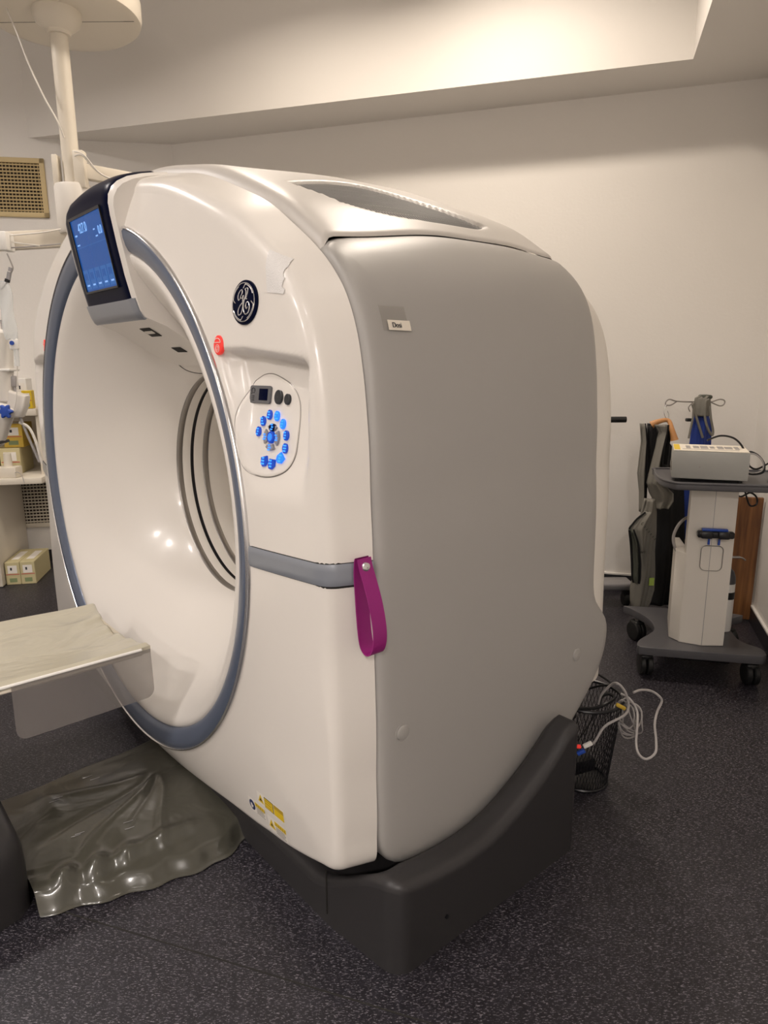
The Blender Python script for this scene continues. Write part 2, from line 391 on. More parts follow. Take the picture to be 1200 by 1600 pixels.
def recess(s, z):
    x = abs(s)
    if z < 1.1 or z > 1.5 or x < .65: return 0
    m = sst(.70, .80, x)*(1-sst(1.045, 1.085, x)); top = 1-sst(1.455, 1.480, z+.12*max(0, x-.86))
    return .050*m*top*sst(1.12, 1.24, z)*(.35+.65*sst(1.15, 1.45, z))*sst(.868, .915, math.hypot(s, z-1))
def front_u(s, z): return prof(math.atan2(z-1, s), math.hypot(s, z-1))+recess(s, z)
def on_front(s, z, off=0.0):
    e = .004; u = front_u(s, z); n = Vector((-(front_u(s+e, z)-front_u(s-e, z))/(2*e), 1, -(front_u(s, z+e)-front_u(s, z-e))/(2*e))).normalized()
    return Vector((s, u, z))-n*off, -n
# front cover
rows = []; NA = 900
ths = [2*PI*i/NA for i in range(NA)]
def cover_rows(fn_pre=None):
    NR = 44; rws = [[] for _ in range(NR+12)]
    for th in ths:
        Ro, a, P1, P2 = prof_pts(th); rs = [R0-.02, R0]+[R0+(a-R0)*j/(NR-1) for j in range(1, NR)]
        for t in (.2, .4, .6, .8, 1.0): rs.append((1-t)**2*a+2*t*(1-t)*P1[0]+t*t*P2[0])
        rs += [P2[0]+(Ro-P2[0])*j/4 for j in range(1, 5)]
        for k, r in enumerate(rs):
            s, z = r*math.cos(th), 1+r*math.sin(th); rws[k].append((s, prof(th, r)+recess(s, z)+(.012 if k == 0 else 0), z))
        rws[len(rs)].append(((Ro-.012)*math.cos(th), .150, 1+(Ro-.012)*math.sin(th)))
    return [r for r in rws if r]
MB().grid(cover_rows(), closed_u=True).build('front_cover', 'ivory', G, sharp=60)
# blue-grey ring round the bore opening, with its bright bead
HW = .222
def arc_lathe(prof_, half_gap_s, zc=1.0, n=300):
    r_ = prof_[0][0]; g = math.asin(half_gap_s/r_); t0 = PI/2+g; t1 = PI/2-g+2*PI
    rws = []
    for i in range(n+1):
        t = t0+(t1-t0)*i/n; rws.append([(r*math.cos(t), u, zc+r*math.sin(t)) for r, u in prof_])
    return MB().grid(rws)
arc_lathe([(.852, .012), (.853, -.006), (.848, -.010), (.83, -.008), (.81, -.002), (.797, .005), (.792, .012), (.790, .02)], HW-.01).build('ring_trim', 'blue_grey', G, sharp=50)
arc_lathe([(.864, .014), (.863, -.003), (.860, -.010), (.857, -.011), (.854, -.008), (.852, .004)], HW-.01).build('ring_bead', 'silver', G, sharp=60)
# funnel into the bore
fp = [(.796, .022), (.790, .012), (.782, .008), (.768, .011), (.75, .020), (.73, .034), (.70, .058), (.66, .094), (.62, .132), (.58, .172), (.54, .214), (.50, .258), (.47, .293), (.445, .325), (.428, .350), (.418, .366), (.412, .379)]
def slathe(name, prof_, m, n=180, sharp=50): return MB().lathe((0, 0, 1.0), prof_, n, 'Y').build(name, m, G, sharp)
slathe('bore_funnel', fp, 'ivory')
slathe('bore_band', [(.412, .379), (.409, .382), (.409, .403), (.411, .405)], 'steel')
slathe('bore_liner', [(.410, .405), (.408, .41), (.408, .439)], 'ivory2')
slathe('scan_window', [(.409, .439), (.413, .441), (.413, .452), (.409, .454)], 'black')
slathe('bore_liner', [(.409, .454), (.408, .46), (.408, .494)], 'ivory2')
slathe('bore_band', [(.411, .495), (.409, .497), (.409, .520), (.411, .522)], 'steel')
slathe('rear_funnel', [(.411, .522), (.412, .56), (.425, .62), (.46, .70), (.54, .82), (.62, .95), (.70, 1.06), (.76, 1.12), (.80, 1.17)], 'ivory2')
b_ = MB(); b_.box((-.498, .76, 1.005), (.03, .05, .035), .012, 3); b_.box((-.52, .79, .955), (.02, .03, .022), .004); b_.build('rear_latch', 'black', G)
# round access cover and seams near the top of the funnel
def funnel_r(u):
    for (r0, u0), (r1, u1) in zip(fp[2:], fp[3:]):
        if u <= u1: return r0+(r1-r0)*(u-u0)/(u1-u0)
    return .41
def fpt(th, u, lift=0): r = funnel_r(u)-lift; return (r*math.cos(th), u-lift*.7, 1+r*math.sin(th))
th0, u0 = math.radians(97), .318
pts = [fpt(th0+.20*math.cos(2*PI*i/40), min(.372, u0+.052*math.sin(2*PI*i/40)), .004) for i in range(40)]
MB().tube(pts, .0018, 6, 1, True).build('access_cover_seam', 'seam', G)
ctr = fpt(th0, u0, .0055); mb = MB(); mb.grid([[fpt(th0+.20*k*math.cos(2*PI*i/40), min(.372, u0+.052*k*math.sin(2*PI*i/40)), .0045) for i in range(40)] for k in (.02, .4, .7, .96)], True); mb.build('access_cover', 'ivory', G)

# side trim bands (wrap from the ring round to the side seam)
for sg in (1, -1):
    for nm, z0, z1, off, m_ in (('side_band', .955, 1.006, .0048, 'silver_grey'), ('band_groove', .949, 1.012, .0012, 'seam')):
        rws = []
        for j in range(7):
            z = z0+(z1-z0)*j/6; th = math.asin((z-1)/1.0); Ro, a, P1, P2 = prof_pts(th)
            rs = [.858+(a-.858)*k/14 for k in range(15)]+[(1-t)**2*a+2*t*(1-t)*P1[0]+t*t*P2[0] for t in (.15, .3, .45, .6, .75, .9, 1)]+[P2[0]+(Ro-P2[0])*k/4 for k in range(1, 5)]
            pl = [Vector((r, prof(th, r), z)) for r in rs]; row = []
            o_ = off if 0 < j < 6 else off-.0022
            for k, p in enumerate(pl):
                d = (pl[min(k+1, len(pl)-1)]-pl[max(k-1, 0)]); nn = Vector((d.y, -d.x, 0)).normalized(); q = p+nn*o_; row.append((q.x*sg, q.y, q.z))
            rws.append(row)
        MB().grid(rws).build(nm, m_, G)

# grey body: outline path at depth u
def body(th, u):
    r = R(th)+bump(th, u); return r*math.cos(th), 1+r*math.sin(th)
def body_s(u, z):
    zz = max(z, .75); lo, hi = -.3, 1.5
    for _ in range(22):
        m_ = (lo+hi)/2
        if body(m_, u)[1] < zz: lo = m_
        else: hi = m_
    return body(lo, u)[0]
def seam_th(u): return math.radians(36.6+2.8*sst(.16, .6, u)-1.2*sst(.85, 1.06, u))
# top panel between the two seams
us = [.150, .1515, .154, .158, .164, .172, .182, .195]+[.21+.84*i/70 for i in range(71)]+[1.055, 1.06, 1.063, 1.063]
def grille_mask(th, u):
    """>0 inside the lens-shaped vent; th in degrees from the side"""
    d = math.degrees(th); d = d if d <= 90 else 180-d
    t = (u-.262)/(.905-.262)
    if t <= 0 or t >= 1: return -1
    lo = 50.5-7.6*math.sin(PI*min(1, t**.75*.97+.02)) if True else 0
    hi = 51.5+9.0*math.sin(PI*t**.62)**.8*(1-.25*t)
    lo = 42.8+6.5*abs(1-2*min(.5, t*.9+.0))**3.0+8*max(0, .12-t)/.12+2.5*sst(.8, 1, t)
    hi = 54+5.5*math.sin(PI*min(1, t*1.15))-9.5*sst(.45, 1, t)
    return min(d-lo, hi-d)
rws = []
NT = 260
for i in range(len(us)):
    u = us[i]; row = []
    a = seam_th(u)+.003-.026*(1-sst(.15, .19, u))
    for j in range(NT+1):
        th = a+(PI-2*a)*j/NT; s, z = body(th, u)
        edge = min(j, NT-j); dr = .006 if edge == 0 else (.002 if edge == 1 else 0)
        lip = .03*math.exp(-(u-.15)/.006)
        if i >= len(us)-1: lip = .03
        elif u > 1.04: lip = .018*((u-1.04)/.023)**2
        g = grille_mask(th, u); dep = .014*sst(0, .8, g) if g > 0 else 0
        r = R(th)+bump(th, u)-lip-dr-dep
        row.append((r*math.cos(th), u, 1+r*math.sin(th)))
    rws.append(row)
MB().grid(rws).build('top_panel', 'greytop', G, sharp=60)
# louvre mesh set in the vents
for sg in (1, -1):
    mb = MB(); mb2 = MB()
    for i in range(66):
        u = .268+.63*i/65; seg = []
        for j in range(70):
            d = 42+.28*j
            if grille_mask(math.radians(d), u) > .1: seg.append(d)
        if len(seg) > 2:
            path = []
            for d in seg[::3]+[seg[-1]]:
                th = math.radians(d); r = R(th)+bump(th, u)-.0092; path.append(Vector((sg*r*math.cos(th), u, 1+r*math.sin(th))))
            mb.tube(path, .0012, 4, 1)
    for d in [43+2.2*k for k in range(8)]:
        th = math.radians(d); path = []
        for i in range(120):
            u = .268+.63*i/119
            if grille_mask(th, u) > .1: r = R(th)+bump(th, u)-.0095; path.append(Vector((sg*r*math.cos(th), u, 1+r*math.sin(th))))
        if len(path) > 2: mb.tube(path, .0008, 4, 1)
    mb.build('vent_grille', 'slat', G)
    rws = []
    for i in range(60):
        u = .27+.625*i/59; row = []
        for j in range(24):
            ok = [42+.2*q for q in range(100) if grille_mask(math.radians(42+.2*q), u) > .25]
            lo, hi = (ok[0], ok[-1]) if len(ok) > 1 else (50, 50.01)
            th = math.radians(lo+(hi-lo)*j/23); r = R(th)+bump(th, u)-.0128; row.append((sg*r*math.cos(th), u, 1+r*math.sin(th)))
        rws.append(row)
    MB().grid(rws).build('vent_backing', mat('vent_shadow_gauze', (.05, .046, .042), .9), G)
# side panels: outline in (u, z), surface follows the body
side = [(.147, 1.700), (.147, 1.66), (.147, 1.5), (.147, 1.3), (.147, 1.0), (.147, .7), (.147, .4), (.151, .262), (.158, .224), (.178, .197), (.22, .180), (.30, .164), (.42, .157), (.52, .161), (.62, .17), (.71, .187), (.79, .215), (.86, .252), (.93, .300), (.99, .352), (1.04, .402), (1.08, .450), (1.105, .49), (1.12, .535), (1.124, .583), (1.118, .63), (1.095, .66), (1.06, .678), (1.036, .70), (1.03, .73), (1.026, .80), (1.022, .95), (1.012, 1.15), (1.008, 1.3), (1.010, 1.42), (1.018, 1.525), (1.035, 1.61), (1.052, 1.67), (1.060, 1.715), (1.06, 1.757)]
tp = []
for i in range(24):
    u = 1.045-(1.045-.165)*i/23; th = seam_th(u)-.002; tp.append((u, body(th, u)[1]))
side += tp
def resample(pl, step, closed=True):
    P = pl+[pl[0]] if closed else pl; out = []; acc = 0
    for (x0, y0), (x1, y1) in zip(P, P[1:]):
        L = math.hypot(x1-x0, y1-y0); n_ = max(1, int(L/step))
        out += [(x0+(x1-x0)*k/n_, y0+(y1-y0)*k/n_) for k in range(n_)]
    return out
side_r = resample(side, .02)
for _ in range(3): side_r = [((side_r[i-1][0]+2*p[0]+side_r[(i+1) % len(side_r)][0])/4, (side_r[i-1][1]+2*p[1]+side_r[(i+1) % len(side_r)][1])/4) for i, p in enumerate(side_r)]
NS = len(side_r)
def normals(pl):
    out = []
    for i in range(len(pl)):
        a, b = pl[i-1], pl[(i+1) % len(pl)]; d = Vector((b[0]-a[0], b[1]-a[1])); d.normalize(); out.append((-d.y, d.x))
    return out
area = sum(a[0]*b[1]-b[0]*a[1] for a, b in zip(side_r, side_r[1:]+side_r[:1]))
nn_ = normals(side_r); sgn = 1 if area > 0 else -1
def cap_disc(sg, u, z, r=.0225):
    s = body_s(u, z); mb = MB(); mb.lathe((sg*s, u, z), [(r+.002, -.003), (r+.002, .0004), (r, .0006), (r-.002, -.0015), (r-.004, .0022), (r-.008, .0034), (0.0001, .004)], 40, 'X', T=(lambda p: Vector((sg*p.x, p.y, p.z)))); mb.build('screw_cap', 'grey', G)
for sg in (1, -1):
    loops = []
    for d, drop in ((-.0, .20), (0, .024), (.003, .0135), (.008, .008), (.016, .004), (.028, .0015), (.045, 0)):
        lp = []
        for (u, z), (nx, ny) in zip(side_r, nn_):
            uu, zz = u+nx*d*sgn, z+ny*d*sgn; lp.append((sg*(body_s(max(.19, uu), zz)-drop), uu, zz))
        loops.append(lp)
    cu, cz = .60, 1.0
    last = [(u+nx*.045*sgn, z+ny*.045*sgn) for (u, z), (nx, ny) in zip(side_r, nn_)]
    for f in (.93, .84, .74, .62, .5, .38, .26, .14, .04, .001):
        loops.append([(sg*body_s(max(.19, cu+(u-cu)*f), cz+(z-cz)*f), cu+(u-cu)*f, cz+(z-cz)*f) for u, z in last])
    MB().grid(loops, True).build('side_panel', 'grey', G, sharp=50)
    cap_disc(sg, .216, .56); cap_disc(sg, .938, .552)
# rear cover
rws = []
for f, u in ((.985, .98), (.992, 1.02), (.994, 1.06), (.993, 1.09), (.99, 1.105), (.984, 1.125), (.974, 1.145), (.96, 1.165), (.94, 1.178), (.91, 1.186), (.80, 1.19)):
    row = []
    for i in range(361):
        t = math.radians(-27)+math.radians(234)*i/360; r = (R(t)+.002)*f; row.append((r*math.cos(t), u, 1+r*math.sin(t)))
    rws.append(row)
mb = MB().grid(rws)
mb.build('rear_cover', 'ivory2', G, sharp=50)
# rear lower face closing the machine
pl = [(s*.80/1.0, z) for s, z in [(1.40, .66), (1.36, .42), (1.2, .26), (-1.2, .26), (-1.36, .42), (-1.40, .66)]]
MB().prism([(s, -z) for s, z in pl], 0, .02, T=lambda p: Vector((p.x, 1.10+p.z, -p.y))).build('rear_skirt', 'grey', G)
# inner core so that no gap looks through the machine
rws = []
for u in (.155, .4, .8, 1.05):
    rws.append([((R(2*PI*i/120)-.05)*math.cos(2*PI*i/120), u, 1+(R(2*PI*i/120)-.05)*math.sin(2*PI*i/120)) for i in range(120)])
MB().grid(rws, True).build('inner_frame', 'seam', G)

# display housing over the bore
hs = [(.30, 1.435), (.10, 1.555), (.055, 1.572), (.036, 1.580), (.024, 1.60), (.014, 1.632), (-.002, 1.70), (-.018, 1.79), (-.030, 1.87), (-.033, 1.905), (-.030, 1.93), (-.018, 1.955), (0, 1.973), (.03, 1.990), (.07, 2.003), (.11, 2.012), (.148, 2.018), (.148, 1.90), (.30, 1.60)]
def hx(u, z):   # half width follows the curved crown at the top corners
    return HW
def house_prism(name, poly, x0, x1, m, bev=.006):
    return MB().prism([(u, z) for u, z in poly], x0, x1, bev, 2, T=lambda p: Vector((p.z, p.x, p.y))).build(name, m, G, sharp=40)
DH = None
def crown(s): return 1+math.sqrt(max(0, 1.02**2-s*s*.75))-2.02   # the top sinks to the sides like the cover
def housing(name, poly, half, m, nx=24, off=0, r=.02, parent=None):
    rws = []
    for i in range(nx+1):
        a = -1+2*i/nx; x = half*math.copysign(1-(1-abs(a))**2 if abs(a) < 0 else abs(a), a)
        k = max(0, (abs(x)-(half-r))/r); ins = r*(1-math.sqrt(max(0, 1-k*k)))*.6
        row = []
        for u, z in poly:
            w = sst(1.72, 2.0, z); zz = z+crown(x)*w; n_ = 1 if u < .12 else 0
            row.append((x-.0, u+ins*n_*.5, zz-ins*w*.6))
        rws.append(row)
    mb = MB().grid(rws); n_ = len(poly)
    mb.f.append(tuple(range(n_))); mb.m.append(0); mb.f.append(tuple(range(nx*n_, (nx+1)*n_))[::-1]); mb.m.append(0)
    return mb.build(name, m, parent or G, sharp=40)
DH = housing('display_housing', hs, HW, 'ivory')
face = [(u, z) for u, z in hs if z > 1.63 and u < .12]
def offs(pl, d):
    out = []
    for i in range(len(pl)):
        a, b = pl[max(i-1, 0)], pl[min(i+1, len(pl)-1)]; t = Vector((b[0]-a[0], b[1]-a[1])).normalized(); out.append((pl[i][0]-t.y*d, pl[i][1]+t.x*d))
    return out
fo = offs(face, .006)
housing('display_bezel', fo+[(u+.004, z-.004) for u, z in reversed(face)], HW-.012, 'navy', parent=DH, r=.05)
chin = [(.041, 1.5775), (.034, 1.582), (.024, 1.60), (.013, 1.634)]
housing('display_chin', offs(chin, .006)+[(u+.004, z+.004) for u, z in reversed(chin)], HW-.006, 'silver_grey', parent=DH, r=.02)
# screen, on the leaning face
zb, zt = 1.676, 1.890
def face_uz(z):
    for (u0, z0), (u1, z1) in zip(face, face[1:]):
        if z0 <= z <= z1: return u0+(u1-u0)*(z-z0)/(z1-z0)
    return face[0][0]
SA = Vector((0, face_uz(zb), zb)); SB = Vector((0, face_uz(zt), zt)); sv = (SB-SA).normalized(); sn_ = Vector((0, -sv.z, sv.y))
SH = (SB-SA).length; SX0, SX1 = -.130, .148
def ST(x, y, z): return Vector((SX0+x, 0, 0))+SA+sv*y+sn_*(.0085+z)
SWd = SX1-SX0
def sbox(name, x0, y0, x1, y1, z0, z1, m, par):
    vs = [ST(x, y, z) for z in (z0, z1) for x, y in ((x0, y0), (x1, y0), (x1, y1), (x0, y1))]
    return MB().add(vs, [(0, 1, 2, 3), (4, 5, 6, 7), (0, 1, 5, 4), (1, 2, 6, 5), (2, 3, 7, 6), (3, 0, 4, 7)]).build(name, m, par)
SC = sbox('screen', 0, 0, SWd, SH, 0, .0012, 'screen', DH)
mb = MB()
for q in ((0, -.006, SWd, 0), (0, SH, SWd, SH+.008), (-.010, -.006, 0, SH+.008), (SWd, -.006, SWd+.004, SH+.008)):
    vs = [ST(x, y, z) for z in (0, .005) for x, y in ((q[0], q[1]), (q[2], q[1]), (q[2], q[3]), (q[0], q[3]))]; mb.add(vs, [(0, 1, 2, 3), (4, 5, 6, 7), (0, 1, 5, 4), (1, 2, 6, 5), (2, 3, 7, 6), (3, 0, 4, 7)])
mb.build('screen_surround', 'black', DH)
for k in range(5): sbox('screen_tile', .003+k*.055, .006, .003+k*.055+.049, .066, .0012, .0018, 'screen2', SC)
for k in range(5):
    for q in range(3): sbox('screen_glyph', .011+k*.055+.010*q, .034+.003*(q%2), .018+k*.055+.010*q, .056, .0018, .0020, 'screen', SC)
for k in range(5): sbox('screen_mark', .016+k*.055, .016, .040+k*.055, .021, .0018, .0022, 'screentext', SC)
sbox('screen_rule', .002, .132, SWd-.003, .134, .0012, .0018, 'screen2', SC)
text_mesh('screen_text', '427.0', .040, lambda x, y, z: ST(.098+x*.9, .185+y, .0014+z), 'screentext', SC)
text_mesh('screen_text', '0.0', .034, lambda x, y, z: ST(.243+x*.8, .162+y, .0014+z), 'screentext', SC)
sbox('screen_glyph', .016, .168, .036, .173, .0012, .0018, 'screentext', SC)
sbox('screen_glyph', .186, .168, .200, .172, .0012, .0018, 'screentext', SC)
sbox('screen_glyph', .196, .148, .214, .152, .0012, .0018, 'screentext', SC)
sbox('screen_glyph', .016, .140, .040, .144, .0012, .0018, 'screentext', SC)
# vents and speaker slots under the housing
def under(x, t, lift=.0): # t 0..1 along the sloping underside
    a = Vector((0, .10, 1.555)); b = Vector((0, .30, 1.435)); p = a+(b-a)*t; n_ = Vector((0, -.51, -.86)); return p+n_*lift+Vector((x, 0, 0))
def under_patch(name, x0, x1, t0, t1, m, lift=.002):
    vs = [under(x, t, l) for l in (0, lift) for x, t in ((x0, t0), (x1, t0), (x1, t1), (x0, t1))]
    return MB().add(vs, [(0, 1, 2, 3), (4, 5, 6, 7), (0, 1, 5, 4), (1, 2, 6, 5), (2, 3, 7, 6), (3, 0, 4, 7)]).build(name, m, DH)
under_patch('camera_recess', .02, .10, .0, .20, 'seam'); under_patch('camera_bar', .03, .09, .06, .12, 'ivory2', .004); under_patch('speaker_slot', .03, .10, .50, .62, 'seam')

# ---- things set into the front face; local frames on the curved front
def frame(s, z, off=0.0):
    p, n = on_front(s, z, off); n = n.normalized(); x = Vector((0, 0, 1)).cross(n); x = -x if x.x < 0 else x; x.normalize(); y = n.cross(x); y = -y if y.z < 0 else y
    return p, x, y, n
def TF(s, z, off=0.0):
    p, x, y, n = frame(s, z, off); p = p+n*off
    return lambda a, b, c: p+x*a+y*b+n*c
def disc(name, s, z, r, h, m, parent, off=0.0, dome=.3, n=28, ry=None):
    T = TF(s, z, off); ry = ry or r; rws = []
    for k, hh in ((1.0, -.004), (1.0, h*(1-dome)), (.93, h*(1-dome*.4)), (.75, h*.98), (.4, h), (.02, h)):
        rws.append([T(r*k*math.cos(2*PI*i/n), ry*k*math.sin(2*PI*i/n), hh) for i in range(n)])
    return MB().grid(rws, True).build(name, m, parent, sharp=50)
def poly_key(name, s, z, poly, h, m, parent, off=0.0, bev=.0015):
    T = TF(s, z, off); return MB().prism(poly, -.003, h, bev, 2, T=lambda p: T(p.x, p.y, p.z)).build(name, m, parent, sharp=40)
def rrect(w, h, r, n=5):
    out = []
    for cx, cy, a0 in ((w/2-r, h/2-r, 0), (-w/2+r, h/2-r, 90), (-w/2+r, -h/2+r, 180), (w/2-r, -h/2+r, 270)):
        for k in range(n+1): a = math.radians(a0+90*k/n); out.append((cx+r*math.cos(a), cy+r*math.sin(a)))
    return out
# round navy emblem with silver rim, script letters and four curls
ES, EZ, ER = .8625, 1.580, .050
E_ = disc('emblem', ES, EZ, ER, .006, 'navy', G, dome=.4, n=60)
T = TF(ES, EZ)
def ecurve(pts, r=.0013, k=8, closed=False, h=.0068): MBE.tube([T(x*ER, y*ER, h) for x, y in pts], r, 8, k, closed)
MBE = MB(); ecurve([(.86*math.cos(2*PI*i/40), .86*math.sin(2*PI*i/40)) for i in range(40)], .0011, 1, True)
MBE.build('emblem_rim', 'silver', E_)
MBE = MB()
for a0 in (95, 5, -85, 185):
    a = [math.radians(a0-6-9*k) for k in range(8)]
    ecurve([(.62*math.cos(a[0]+.05), .62*math.sin(a[0]+.05)), (.70*math.cos(a[0]-.05), .70*math.sin(a[0]-.05)), (.80*math.cos(a[1]), .80*math.sin(a[1]))]+[(.80*math.cos(q), .80*math.sin(q)) for q in a[2:]], .0013)
MBE.build('emblem_scroll', 'silver', E_)
MBE = MB()
ecurve([(-.20, .20), (-.36, .10), (-.42, .28), (-.30, .48), (-.12, .56), (-.10, .40), (-.22, .24), (-.10, .18), (0, .30), (-.04, .10), (-.02, -.20), (-.12, -.48), (-.32, -.56), (-.38, -.38), (-.22, -.14), (0, .02), (.16, .24), (.20, .46), (.12, .58)], .0014)
ecurve([(.12, .58), (.34, .60), (.30, .36), (.16, .14), (.02, .06)], .0014)
ecurve([(.32, .12), (.14, .14), (.04, -.06), (.04, -.34), (.20, -.54), (.42, -.46), (.50, -.22), (.42, -.02), (.26, -.04), (.20, -.20), (.28, -.30), (.36, -.22)], .0014)
MBE.build('emblem_letters', 'silver', E_)
for s, z in ((.756, 1.487), (-.738, 1.515)):
    b_ = disc('emergency_button', s, z, .0200, .0045, 'red', G, dome=.5, n=36, ry=.0235)
    mb = MB(); T = TF(s, z); mb.tube([T(.014*math.cos(a), .006+.010*math.sin(a), .0055) for a in [PI*k/8 for k in range(9)]]+[T(-.014, .006, .0055), T(.014, .006, .0055)], .0008, 6, 1)
    mb.tube([T(.008*math.cos(2*PI*k/16), -.008+.009*math.sin(2*PI*k/16), .0052) for k in range(16)], .0007, 6, 1, True)
    mb.tube([T(.004*math.cos(2*PI*k/16), -.008+.005*math.sin(2*PI*k/16), .0055) for k in range(16)], .0006, 6, 1, True); mb.build('button_symbol', 'label', b_)
# control panels (right one lit; the left one lies past the ring)
def plate(sg):
    rws = []; out = [(.852, 1.408), (.875, 1.417), (.905, 1.418), (.94, 1.408), (.975, 1.392), (1.0, 1.365), (1.010, 1.33), (1.012, 1.27), (1.008, 1.235), (.99, 1.205), (.955, 1.188), (.915, 1.182), (.875, 1.186), (.848, 1.203), (.832, 1.235), (.822, 1.28), (.818, 1.33), (.822, 1.375), (.834, 1.398)]
    o = spline([Vector((x, y, 0)) for x, y in out], 6, True); cx, cz = .915, 1.30
    for k, off in ((1.012, -.0045), (1.006, -.002), (1.0, .0015), (.985, .003), (.93, .0032), (.8, .0032), (.6, .0032), (.4, .0032), (.2, .0032), (.01, .0032)):
        rws.append([on_front(sg*(cx+(p.x-cx)*k), cz+(p.y-cz)*k)[0]+on_front(sg*(cx+(p.x-cx)*k), cz+(p.y-cz)*k)[1]*off for p in o])
    pn = MB().grid(rws, True).build('control_panel', 'ivory', G, sharp=40)
    MB().tube([on_front(sg*(cx+(p.x-cx)*1.008), cz+(p.y-cz)*1.008)[0]+on_front(sg*p.x, p.y)[1]*.0006 for p in o], .0013, 6, 1, True).build('panel_seam', 'steel', pn)
    return pn
CP = plate(1); CP2 = plate(-1)
O3 = .003
lcd = poly_key('panel_display', .868, 1.370, rrect(.080, .042, .006), .003, mat('grey_bezel', (.12, .12, .125), .35), CP, O3)
poly_key('display_window', .868, 1.370, [(x+.014, y) for x, y in rrect(.034, .028, .002)], .0040, 'navy', lcd, O3)
T0 = TF(.868, 1.370, O3); T = lambda a, b, c: T0(a-.026, b, c)
mb = MB(); mb.tube([T(x, y, .0035) for x, y in ((-.006, .006), (-.006, .012), (0, .015), (.006, .012), (.006, .006))], .0007, 6, 3); mb.tube([T(x, y, .0035) for x, y in ((-.006, 0), (-.006, .004), (.006, .004))], .0007, 6, 1)
for q in (-.004, -.009, -.014): mb.box(T(0, q, .0035), (.010, .0015, .0012))
mb.build('patient_symbol', 'black', lcd)
disc('panel_button', .936, 1.366, .0135, .004, 'darkbtn', CP, O3, ry=.0165); disc('panel_button', .968, 1.362, .010, .004, 'darkbtn', CP, O3, ry=.0125)
def glyph(s, z, m, par, w=.009, k=0, hh=None):
    T = TF(s, z, O3); mb = MB(); rnd = random.Random(k)
    for q in range(3):
        a = rnd.uniform(-.3, .3)*w; ww = w*rnd.uniform(.5, 1); p = T(a, (q-1)*w*.62, .0034 if hh is None else hh); _, x, y, n = frame(s, z)
        vs = [p+x*sx*ww*.5+y*sy*w*.17+n*sz for sz in (-.0006, .0006) for sx, sy in ((-1, -1), (1, -1), (1, 1), (-1, 1))]; mb.add(vs, [(0, 1, 2, 3), (4, 5, 6, 7), (0, 1, 5, 4), (1, 2, 6, 5), (2, 3, 7, 6), (3, 0, 4, 7)])
    mb.build('lit_symbol', m, par)
k = 0
for s, z, on in ((.910, 1.3245, 0), (.937, 1.323, 1), (.961, 1.306, 1), (.977, 1.281, 0), (.978, 1.252, 0), (.889, 1.309, 0), (.876, 1.284, 0)):
    b_ = disc('panel_button', s, z, .0085, .0026, 'btn_on' if on else 'btn', CP, O3, ry=.0118); k += 1
    glyph(s, z, 'glyph', b_, .010, k)
for s, z, on, rot in ((.912, 1.217, 0, .25), (.940, 1.213, 0, -.05), (.966, 1.228, 1, -.8)):
    q = [(-.010, .011), (.010, .011), (.012, -.004), (.004, -.013), (-.006, -.013), (-.012, -.004)]
    q = [(x*math.cos(rot)-y*math.sin(rot), x*math.sin(rot)+y*math.cos(rot)) for x, y in q]
    b_ = poly_key('panel_button', s, z, q, .0026, 'btn_on' if on else 'btn', CP, O3); k += 1; glyph(s, z, 'glyph', b_, .011, k)
cs, cz_ = .9265, 1.2735
for a0, m_ in ((90, 'btn'), (0, 'glyph'), (180, 'glyph'), (270, 'glyph')):
    poly = [(.028*math.cos(math.radians(a0+a)), .030*math.sin(math.radians(a0+a))) for a in range(-38, 39, 6)]+[(.015*math.cos(math.radians(a0-a)), .018*math.sin(math.radians(a0-a))) for a in range(-32, 33, 8)]
    kk = poly_key('direction_key', cs, cz_, poly, .0026, 'keygrey', CP, O3)
    gs, gz = cs+.021*math.cos(math.radians(a0)), cz_+.0235*math.sin(math.radians(a0))
    if a0 == 90: disc('key_insert', gs, gz-.001, .012, .0031, 'navy', kk, O3, ry=.009)
    k += 1; glyph(gs, gz, 'glyph', kk, .009, k, .0040)
b_ = disc('panel_button', cs, cz_, .0115, .005, 'btn', CP, O3, ry=.0145); disc('button_light', cs, cz_, .008, .0058, 'btn_on', b_, O3, ry=.0095)
